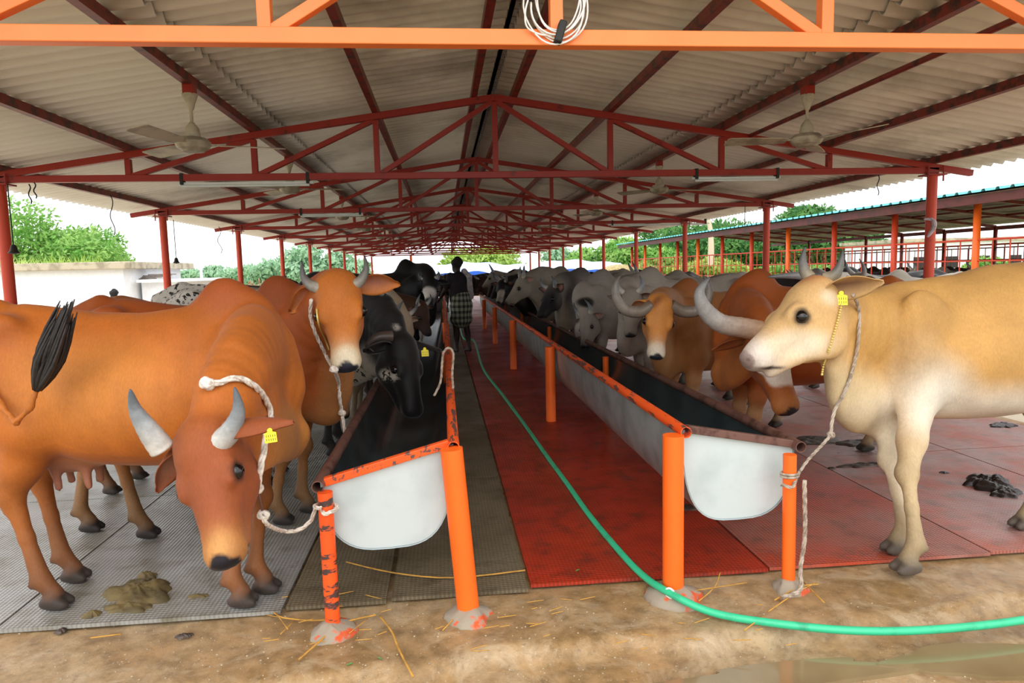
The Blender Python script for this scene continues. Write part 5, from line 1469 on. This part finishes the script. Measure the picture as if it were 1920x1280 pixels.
# trailer with hay between the sheds
M_HAY = simple('dry_hay', '#b9a878', .95, 0, '#8f8058', 10, bump=.8, bscale=30); M_TEAL = simple('teal_paint', '#1d9c86', .5)
ta = at(1132, 520, 30).x; tb = at(1205, 520, 30).x
t = thing('hay_trailer', 'orange-sided farm trailer heaped with dry hay between the sheds', 'trailer', ((ta + tb) / 2, 30.6, -.3))
obj('bed', MB().box(((ta + tb) / 2, 30.8, .42), (tb - ta, 1.6, .12)), M_BLACK, t)
for sy in (-1, 1): obj('side_board', MB().box(((ta + tb) / 2, 30.8 + sy * .8, .82), (tb - ta, .05, .7)), M_ORANGEW, t)
for sx_ in (ta, tb): obj('end_board', MB().box((sx_, 30.8, .82), (.05, 1.6, .7)), M_ORANGEW, t)
for sy in (-1, 1):
    for xx in (ta + .45, tb - .45):
        obj('wheel', MB().tube([(xx, 30.8 + sy * .75, .08), (xx, 30.8 + sy * .95, .08)], .38, 20), M_BLACK, t, smooth=True)
m = MB().ball(((ta + tb) / 2, 30.8, 1.15), ((tb - ta) * .55, .85, .42), 28, 14)
m.v = [(x + .05 * nz(x * 5, z * 6), y, z + .06 * nz(x * 6, y * 5)) for x, y, z in m.v]
hay = obj('hay_load', m, M_HAY, t, smooth='all')
c = at(1228, 508, 30)
t = thing('crate', 'teal painted box beside the hay trailer', 'crate', (c.x, 30, -.3))
obj('box_body', MB().box((c.x, 30.2, .4), (.5, .5, 1.4)), M_TEAL, t, bevel=.02); obj('lid', MB().box((c.x, 30.2, 1.13), (.56, .56, .06)), M_TEAL, t)

# ------------------------------------------------------------------ neighbouring shed
NX, NF, NZ = 9.4, 17.4, 2.58
M_TEALR = simple('teal_metal_sheet', '#6fc0c4', .4, .2, '#58a8ae', 3); M_FASC = simple('dark_red_fascia', '#5c2018', .6, 0, '#43190f', 4); M_UNDER = simple('dusty_underside_sheet', '#8d8478', .8, 0, '#6e655a', 2)
t = thing('shed_roof', 'low gabled roof of teal ribbed metal on the neighbouring cattle shed', 'roof', ((NX + NF) / 2, 22, NZ))
def ribroof(x0, z0, x1, z1, Y0, Y1, off=0):
    m = MB(); prof = []
    y = Y0
    while y < Y1: prof += [(y, 0), (y + .20, 0), (y + .225, .045), (y + .275, .045), (y + .30, 0)]; y += .30
    for (x, z) in ((x0, z0), (x1, z1)):
        for (yy, dz) in prof: m.v.append((x, yy, z + dz + off))
    n = len(prof)
    for i in range(n - 1): m.f.append((i, i + 1, n + i + 1, n + i))
    return m
MXR = (NX + NF) / 2
obj('roof_sheet', ribroof(NX - .45, NZ + .02, MXR, 3.02, 4, 35.5), M_TEALR, t); obj('roof_sheet', ribroof(MXR, 3.02, NF + .3, NZ, 4, 35.5), M_TEALR, t)
obj('lining', MB().add([(NX - .4, 4, NZ), (MXR, 4, 3.0), (MXR, 35.5, 3.0), (NX - .4, 35.5, NZ)], [(0, 1, 2, 3)]), M_UNDER, t)
obj('lining', MB().add([(MXR, 4, 3.0), (NF + .3, 4, NZ - .02), (NF + .3, 35.5, NZ - .02), (MXR, 35.5, 3.0)], [(0, 1, 2, 3)]), M_UNDER, t)
obj('fascia_beam', MB().box((NX - .32, 19.75, NZ - .09), (.06, 31.5, .15)), M_FASC, t)
obj('fascia_beam', MB().box((NF, 19.75, NZ - .15), (.08, 31.5, .12)), M_PURLIN, t)
for i in range(14):
    Y = 4.75 + 2.25 * i
    rf = obj('rafter', MB().bar((NX - .3, Y, NZ - .1), (MXR, Y, 2.92), .06, .08), M_PURLIN, t)
    obj('rafter', MB().bar((MXR, Y, 2.92), (NF, Y, NZ - .1), .06, .08), M_PURLIN, t)
for x in (11, 12.2, 14.6, 15.8): obj('purlin', MB().box((x, 19.75, 2.93 - abs(x - MXR) * .1), (.05, 31, .06)), M_PURLIN, t)
GN = 'bright orange posts along the near side of the neighbouring shed'; GF = 'dark red posts on the far side of the neighbouring shed'
MP = MB().tube([(0, 0, -.1), (0, 0, NZ - .12)], .06, 12).mesh('post')
mn = MP.copy(); mn.materials.append(M_ORANGE); mf = MP.copy(); mf.materials.append(M_PURLIN); mr = MP.copy(); mr.materials.append(M_POST)
for me_ in (mn, mf, mr): me_.polygons.foreach_set('use_smooth', [True] * len(me_.polygons))
for i in range(13):
    Y = 7.0 + 2.25 * i
    for me_, x, lab, g in ((mn if i % 3 == 2 else mr, NX, 'orange-red post on the near side of the neighbouring shed, one of the receding row', GN), (mf, NF, 'dark post on the far side of the neighbouring shed', GF)):
        o = bpy.data.objects.new('shed_post', me_); COL.objects.link(o); o.location = (x, Y, 0); tag(o, lab, 'post', g)
# cage panels
def panel(x, Y, w, mat, label, group):
    t = thing('cage_panel', label, 'fence', (x, Y, -.05), group)
    for z in (1.82, 1.45, 1.1, .5): obj('rail', MB().tube([(x, Y, z), (x, Y + w, z)], .022 if z > 1.8 else .014, 6), mat, t)
    for i in range(1, 6): obj('bar', MB().tube([(x, Y + w * i / 6, -.05), (x, Y + w * i / 6, 1.82)], .012, 6), mat, t)
    return t
pn = panel(NX, 7.0, 2.25, M_POST, 'red barred cage panel along the near side of the neighbouring shed', 'near cage panels'); pf = panel(NF, 7.0, 2.25, M_PURLIN, 'dark barred cage panel along the far side of the neighbouring shed', 'far cage panels')
pm = panel(13.2, 9.25, 2.25, M_POST, 'red barred cage panel dividing the cattle inside the neighbouring shed', 'middle cage panels')
for i in range(1, 12):
    c = copy_tree(pn); c.location.y = 7 + 2.25 * i
    c = copy_tree(pf); c.location.y = 7 + 2.25 * i
    if i > 1 and i < 9: c = copy_tree(pm); c.location.y = 7 + 2.25 * i
struct('ground', MB().box((13.4, 19.5, -.2), (8.8, 31, .3)), M_EARTH)
# cattle inside it
rr2 = random.Random(11); LN = 'dark cow standing behind the bars of the neighbouring shed'; LG = 'pale grey cow standing behind the bars of the neighbouring shed'
for i, (px, Y, k, rz) in enumerate(((1640, 15.6, 0, .4), (1700, 16.5, 1, 2.9), (1752, 14.6, 0, .1), (1800, 14.2, 2, 3.0), (1868, 13.2, 2, .3), (1905, 12.4, 0, 2.8), (1575, 18.5, 0, 3.0), (1600, 20.5, 0, .2), (1830, 16.5, 0, .2), (1890, 16.0, 2, 3.2), (1660, 19.6, 0, 3.1), (1720, 20.5, 0, .1))):
    x = at(px, 520, Y).x
    src = srcs[k]
    if x < NX + 1.0 and False: continue
    c = herd_copy(src, x, Y, rz, 1.0, LG if k == 2 else LN, 'pale cattle in the neighbouring shed' if k == 2 else 'dark cattle in the neighbouring shed'); c.location.z = -.05
c = herd_copy(srcs[1], at(1650, 520, 8.6).x, 8.6, PI - .3, 1.02, 'black cow with white-edged ear lying level with the cream cow\'s neck', None)
c['label'] = 'black pied cow outside the bars, back showing just above the cream cow\'s neck'
c = herd_copy(srcs[2], at(1740, 520, 8.0).x, 8.1, PI + .2, .99, 'grey-white cow whose back shows above the cream cow beside the ragged post', None)
# white building far beyond the cages
wx0, wx1 = at(1690, 480, 40).x, at(2050, 480, 40).x
t = thing('white_building', 'white flat-roofed building far beyond the cages', 'building', ((wx0 + wx1) / 2, 42, -.5))
zb = at(1800, 452, 40).z
obj('wall', MB().box(((wx0 + wx1) / 2, 43, (zb - .5) / 2), (wx1 - wx0, 6, zb + .5)), M_WHITE, t); obj('roof_slab', MB().box(((wx0 + wx1) / 2, 43, zb + .1), (wx1 - wx0 + .5, 6.6, .2)), M_SLABR, t)
for i in range(5):
    x = wx0 + 1.2 + i * 2.1; f = obj('window', MB().box((x, 39.98, 1.3), (.8, .06, .7)), M_BLACK, t)
# ------------------------------------------------------------------ ropes, dung, straw
bA = surf_of(cowA); bR1 = surf_of(cowR1); bB = surf_of(cowB)
def rope(name, path, r, mat, label, knots=(), hook=None, step=None):
    pts = dens(path, step or r * 1.3)
    t = thing(name, label, 'rope', pts[-1])
    obj('strands', rope_strands(pts, r), mat, t, smooth='all')
    for (p, kr) in knots:
        m = MB(); p = Vector(p)
        for i in range(4):
            ax = Vector((math.sin(i * 2.1), math.cos(i * 1.7), math.sin(i * 1.3 + 1))).normalized(); q = ax.orthogonal().normalized(); w_ = ax.cross(q)
            m.tube([p + (q * math.cos(a) + w_ * math.sin(a)) * kr for a in [2 * PI * j / 12 for j in range(12)]], r * .8, 7, closed=True)
        obj('knot', m, mat, t, smooth='all')
    return t
# brown cow's collar rope and tether
up_ = [(392, 722, .016), (412, 720, .014), (440, 712, .014), (470, 724, .014), (492, 748, .014), (502, 780, .014), (501, 815, .016), (496, 845, .03)]
P = [on(bA, x, y, o, 2.95) for x, y, o in up_[:6]] + [at(499, 815, 2.64), at(495, 845, 2.62)]
pe = P[-1]
P += [pw(488, 880, pe.y - .02), pw(483, 915, pe.y)]
rope('neck_rope', P, .0125, M_ROPEW, 'thick white twisted rope knotted round the neck of the head-down brown cow', [(P[0], .02), (P[-1], .014)])
leg_p = Vector((fL1.x + (pA.x + .03 - fL1.x) * .78, fL1.y, .52))
T_ = [pw(494, 965, P[-1].y + .05), pw(500, 982, P[-1].y + .06), pw(530, 995, 2.95), pw(560, 993, 2.93), pw(583, 975, 2.92), pw(594, 948, 2.91), leg_p + Vector((0, -.045, 0))]
loop = [leg_p + Vector((.045 * math.sin(a), -.045 * math.cos(a), 0.004 * a)) for a in [i * .5 for i in range(13)]]
rope('tether_rope', T_ + loop[1:], .009, M_ROPEW, 'thin white rope tied round the thin orange trough leg', [(T_[0], .018)])
hk = MB().tube([P[-1] + Vector((0, 0, -.01)), pw(487, 935, P[-1].y + .02), T_[0]], .005, 7)
tag(recenter(obj('chain_link', hk, M_RAIL, smooth='all')), 'rusty metal hook joining the two white ropes below the brown cow', 'hook')
# halter of the cow looking at the camera
P = [on(bB, x, y, .018, 3.85) for x, y in ((590, 560), (586, 590), (594, 620), (604, 648), (616, 668), (630, 690), (636, 715), (638, 745), (640, 770))]
P += [P[-1] + Vector((.01, -.02, -.08)), P[-1] + Vector((.02, -.0, -.2))]
rope('halter_rope', P, .011, M_ROPEW, 'grey-white twisted rope halter hanging from the cow looking at the camera', [(P[5], .016), (P[8], .016)])
P = [on(bB, x, y, .01, 3.85) for x, y in ((596, 580), (600, 605), (610, 632), (618, 655))]
tag(recenter(obj('braided_string', MB().tube(bez(P, 6), .005, 7), M_BEAD, smooth='all')), 'thin braided string along the cheek of the cow looking at the camera', 'string')
P = [on(bB, x, y, .008, 4.0) for x, y in ((566, 520), (574, 528), (582, 536), (588, 545))]
# cream cow's neck rope, tether to the trough leg
P = [on(bR1, x, y, .012, 3.2) for x, y in ((1600, 552), (1606, 580), (1607, 620), (1602, 660), (1592, 700), (1580, 735), (1568, 760))]
q0 = P[-1]
P += [pw(1560, 790, q0.y - .04), pw(1558, 815, q0.y - .06)]
rope('neck_rope', P, .009, M_ROPEG, 'pinkish-grey rope hanging round the neck of the cream cow', [(P[-1], .014)])
e = pw(1490, 905, fR2.y - .04)
rope('tether_rope', [P[-1], pw(1545, 830, q0.y - .1), pw(1515, 862, 3.12), pw(1497, 888, 3.08), e, e + Vector((-.03, -.03, -.01)), e + Vector((-.07, -.01, 0))], .008, M_ROPEG, 'slack grey rope running from the cream cow to the trough leg')
P = [on(bR1, x, y, .01, 3.15) for x, y in ((1574, 572), (1568, 600), (1560, 630), (1552, 655), (1547, 680))] 
P += [P[-1] + Vector((-.02, -.02, -.05))]
bd = dens(P, .014); m = MB()
for b in bd: m.ball(b, .0065, 8, 5)
tag(recenter(obj('bead_chain', m, M_BEAD, smooth='all')), 'gold bead chain hanging below the ear of the cream cow', 'chain')
# rope running down the thin leg
bx, by = fR2.x + .04, fR2.y - .05
zt_ = .52
rope('hanging_rope', [(bx, by, zt_), (bx + .005, by, .40), (bx + .008, by, .25), (bx - .01, by, .10), (bx - .02, by - .03, .03), (bx - .07, by - .07, .022), (bx - .14, by - .09, .02)], .010, M_ROPEG, 'frayed grey rope hanging down the thin leg, its end lying on the concrete')
lx_ = fR2.x + (pD.x - .075 - fR2.x) * .75
rg2 = [Vector((lx_ + .038 * math.cos(a), fR2.y + .038 * math.sin(a), .52 + .002 * a)) for a in [i * .5 for i in range(26)]]
tag(recenter(obj('rope_wrap', MB().tube(rg2, .006, 7), M_ROPEG, smooth='all')), 'turns of grey rope wound round the thin leg under the grey end bar', 'rope')
# loop over the rim of the hut-side trough
ra = Vector((pB.x + .01, 0, pB.z))
yy = at(842, 655, 5.0)
P = [at(814, 742, 4.3), at(826, 715, 4.32), at(829, 680, 4.4), at(832, 660, 4.5), at(842, 652, 4.52), at(850, 664, 4.5), at(848, 700, 4.4), at(850, 728, 4.3)]
rope('loop_rope', P, .008, M_ROPEG, 'pale rope looped over the trough rim near the green hose')

for rt_, bv, px, py, off, Yd, sz in ((cowA, bA, 506, 808, .006, 2.42, .04), (cowR1, bR1, 1573, 553, .01, 3.12, .056)):
    add_tag(rt_, on(bv, px, py, off, Yd), sz)
bE = surf_of(cowE); add_tag(cowE, on(bE, 796, 655, .01, 5.1), .055)
# dung
M_DUNGG = simple('greenish_dung', '#6c5c36', .75, 0, '#4f4428', 9, bump=.9, bscale=35); M_DUNGB = simple('black_wet_dung', '#1d1716', .35, 0, '#2b2220', 9, bump=.9, bscale=40)
M_DUNGD = simple('smeared_brown_dung', '#3a2e26', .5, 0, '#54463a', 7, bump=.9, bscale=35)
def dung(px, py, rx, ry, hgt, mat, label, seed, z=.017, name='dung_pile', soft=1.0):
    c = fl(px, py, z); m = MB(); n = 44; R_ = 10
    rg = np.random.RandomState(seed); ph = rg.uniform(0, 6.28, 6)
    for j in range(R_ + 1):
        f = j / R_
        for i in range(n):
            a = 2 * PI * i / n
            edge = 1 + .20 * math.sin(2 * a + ph[0]) + .14 * math.sin(5 * a + ph[1]) + .10 * math.sin(9 * a + ph[2])
            r = f * edge; x = c.x + rx * r * math.cos(a); y = c.y + ry * r * math.sin(a)
            hz = hgt * max(0, 1 - f * f) ** .7 * (.75 + .35 * nz(x * 14 + ph[3], y * 14 + ph[4]) + .25 * nz(x * 33, y * 31 + ph[5])) + (-.004 if j == R_ else .002)
            m.v.append((x, y, z + hz))
    for j in range(R_):
        for i in range(n): m.f.append((j * n + i, (j + 1) * n + i, (j + 1) * n + (i + 1) % n, j * n + (i + 1) % n))
    return tag(recenter(obj(name, m, mat, smooth='all')), label, 'dung')
dung(262, 1112, .14, .15, .05, M_DUNGG, 'greenish cow dung heap on the grey mats below the bent head', 1)
dung(240, 1140, .10, .05, .022, M_DUNGG, 'flat edge of greenish dung smeared before the heap', 2)
dung(276, 1082, .05, .045, .03, M_DUNGG, 'darker lump on the far side of the greenish dung heap', 3)
dung(172, 1154, .035, .025, .022, M_DUNGG, 'small dung lump on the mat edge beside the hind hoof', 4)
dung(372, 1118, .04, .022, .012, M_DUNGG, 'small dung smear before the front hooves of the brown cow', 5)
dung(114, 1183, .022, .016, .012, M_DUNGD, 'dark crumb of dung on the concrete beside the grey mats', 6, z=0.0)
dung(345, 1192, .03, .016, .012, M_DUNGD, 'brown crumb of dung on the concrete below the bent head', 7, z=0.0)
dung(1852, 908, .17, .12, .07, M_DUNGB, 'black dung pile beside the front legs of the cream cow', 8)
dung(1885, 925, .10, .08, .045, M_DUNGB, 'smaller black dung lobe against the black pile', 9)
dung(1530, 826, .26, .12, .03, M_DUNGD, 'dark smeared dung behind the trough end', 10)
dung(1625, 830, .24, .10, .03, M_DUNGD, 'dark smeared dung under the neck of the cream cow', 11)
dung(1625, 872, .20, .05, .02, M_DUNGD, 'thin brown dung streak before the dark smear', 12)
dung(1560, 878, .03, .02, .012, M_DUNGD, 'small reddish dung crumb beside the thin brown streak', 13)
dung(1770, 886, .03, .02, .012, M_DUNGB, 'small black crumb between the cow leg and the black pile', 14)
dung(1310, 950, .14, .05, .02, M_DUNGD, 'dark wet litter under the trough with the grey end bar', 15)
dung(1880, 798, .10, .09, .03, M_DUNGB, 'black dung patch beneath the belly of the cream cow', 16)

# straw
M_STRAW = simple('dry_straw', '#c2913e', .8, 0, '#a67a34', 20)
def straw(pts, r, label, group=None):
    P = [fl(x, y, 0) for x, y in pts]; P = [Vector((p.x, p.y, .008 + .006 * ((i % 2)) + (.017 if p.y > 3.08 else 0))) for i, p in enumerate(P)]
    return tag(recenter(obj('straw', MB().tube(bez(P, 4), r, 6), M_STRAW, smooth='all')), label, 'straw', group)
SL = [([(513, 1150), (530, 1163), (580, 1166), (618, 1167)], .0035, 'straight straw stalk lying against the thin striped leg'), ([(515, 1148), (540, 1185)], .0025, 'short straw crossing the straight stalk'),
      ([(526, 1192), (552, 1170)], .0025, 'short straw below the straight stalk'), ([(560, 1240), (600, 1208), (640, 1172), (705, 1158)], .004, 'long bent straw across the cement footing'),
      ([(712, 1158), (735, 1190), (748, 1220), (775, 1275)], .0045, 'long golden straw running down to the picture edge'), ([(655, 1190), (690, 1165)], .002, 'thin straw beside the bent stalk'),
      ([(830, 1185), (880, 1135)], .003, 'straw leaning at the foot of the thick orange leg'), ([(650, 1062), (740, 1085), (850, 1092), (985, 1080)], .004, 'long thin straw across the brown mats'),
      ([(1452, 1128), (1500, 1105), (1535, 1098)], .003, 'straw crossing the rope end by the small footing'), ([(1440, 1150), (1490, 1118), (1530, 1095)], .003, 'second straw crossing the rope end, a little lower'), ([(1505, 1092), (1545, 1135)], .0035, 'straw pointing down from the small footing'),
      ([(1395, 1185), (1432, 1160)], .003, 'straw lying beyond the green hose'), ([(1310, 1130), (1340, 1105), (1350, 1082)], .003, 'curved straw behind the hose by the thick leg'), ([(1290, 1112), (1330, 1108), (1400, 1095)], .0025, 'flat straw on the mat edge by the thick leg'),
      ([(170, 1199), (228, 1194)], .003, 'reddish straw on the concrete below the hind hooves')]
for a_, b_, c_ in SL: straw(a_, b_, c_)
rgs = random.Random(21)
for i in range(46):
    px = rgs.uniform(420, 1560); py = rgs.uniform(1120, 1225); L = rgs.uniform(12, 34); an = rgs.uniform(-.5, .5)
    straw([(px, py), (px + L * math.cos(an), py + L * math.sin(an) * .5)], .0018, 'tiny straw scrap strewn on the muddy concrete', 'tiny straw scraps on the concrete')
# bits of leaf and gravel
M_GRAV = simple('pale_gravel', '#b3a58c', .9, 0, '#8c7f68', 30)
m = MB(); rg = random.Random(8)
for i in range(700):
    p = fl(rg.uniform(-80, 2000), 1110 + 160 * rg.random() ** .7, 0)
    r = rg.uniform(.0015, .005); m.ball((p.x, p.y, apron_z(p.x, p.y) + r * .3), (r, r * .8, r * .6), 5, 4)
o = obj('grit', m, M_GRAV); o['kind'] = 'stuff'; tag(o, 'fine pale grit scattered over the muddy concrete apron', 'grit')
M_LEAF = simple('green_leaf_scrap', '#4f8a44', .6)
for i, (px, py) in enumerate(((655, 1238), (795, 1258), (690, 1231), (712, 1228), (860, 1252), (950, 1258), (1083, 1073))):
    p = fl(px, py, .01); a = rg.uniform(0, 3)
    z = (apron_z(p.x, p.y) if p.y < 3.0 else .017) + .004
    tag(obj('leaf_scrap', MB().add([(p.x - .018 * math.cos(a), p.y - .018 * math.sin(a), z), (p.x, p.y - .006, z + .002), (p.x + .018 * math.cos(a), p.y + .018 * math.sin(a), z), (p.x, p.y + .006, z + .003)], [(0, 1, 2, 3)]), M_LEAF), 'small torn green leaf scrap on the wet ground', 'leaf', 'torn leaf scraps on the ground')
# ------------------------------------------------------------------ light: bright overcast sky
w = bpy.data.worlds.new('world'); scn.world = w; w.use_nodes = True
nt = w.node_tree; bg = nt.nodes['Background']
tc = nt.nodes.new('ShaderNodeTexCoord'); sx = nt.nodes.new('ShaderNodeSeparateXYZ'); rp = nt.nodes.new('ShaderNodeValToRGB')
nt.links.new(tc.outputs['Generated'], sx.inputs[0]); nt.links.new(sx.outputs[2], rp.inputs['Fac'])
rp.color_ramp.elements[0].position = 0.0; rp.color_ramp.elements[0].color = (0.86, 0.9, 0.95, 1)
rp.color_ramp.elements[1].position = 0.5; rp.color_ramp.elements[1].color = (1.0, 1.0, 1.0, 1)
nt.links.new(rp.outputs['Color'], bg.inputs['Color']); bg.inputs['Strength'].default_value = 1.7
sd = bpy.data.lights.new('sun', 'SUN'); sd.energy = 0.7; sd.angle = math.radians(50); sd.color = (1.0, 0.96, 0.9)
so = bpy.data.objects.new('sun', sd); COL.objects.link(so)
so.rotation_euler = (Vector((0.18, 0.8, -0.50))).to_track_quat('-Z', 'Y').to_euler()
vs = scn.view_settings
scn.display_settings.display_device = 'sRGB'
vs.view_transform = 'Standard'; vs.look = 'None'; vs.gamma = 1.0; vs.use_curve_mapping = False
vs.exposure = 0.50
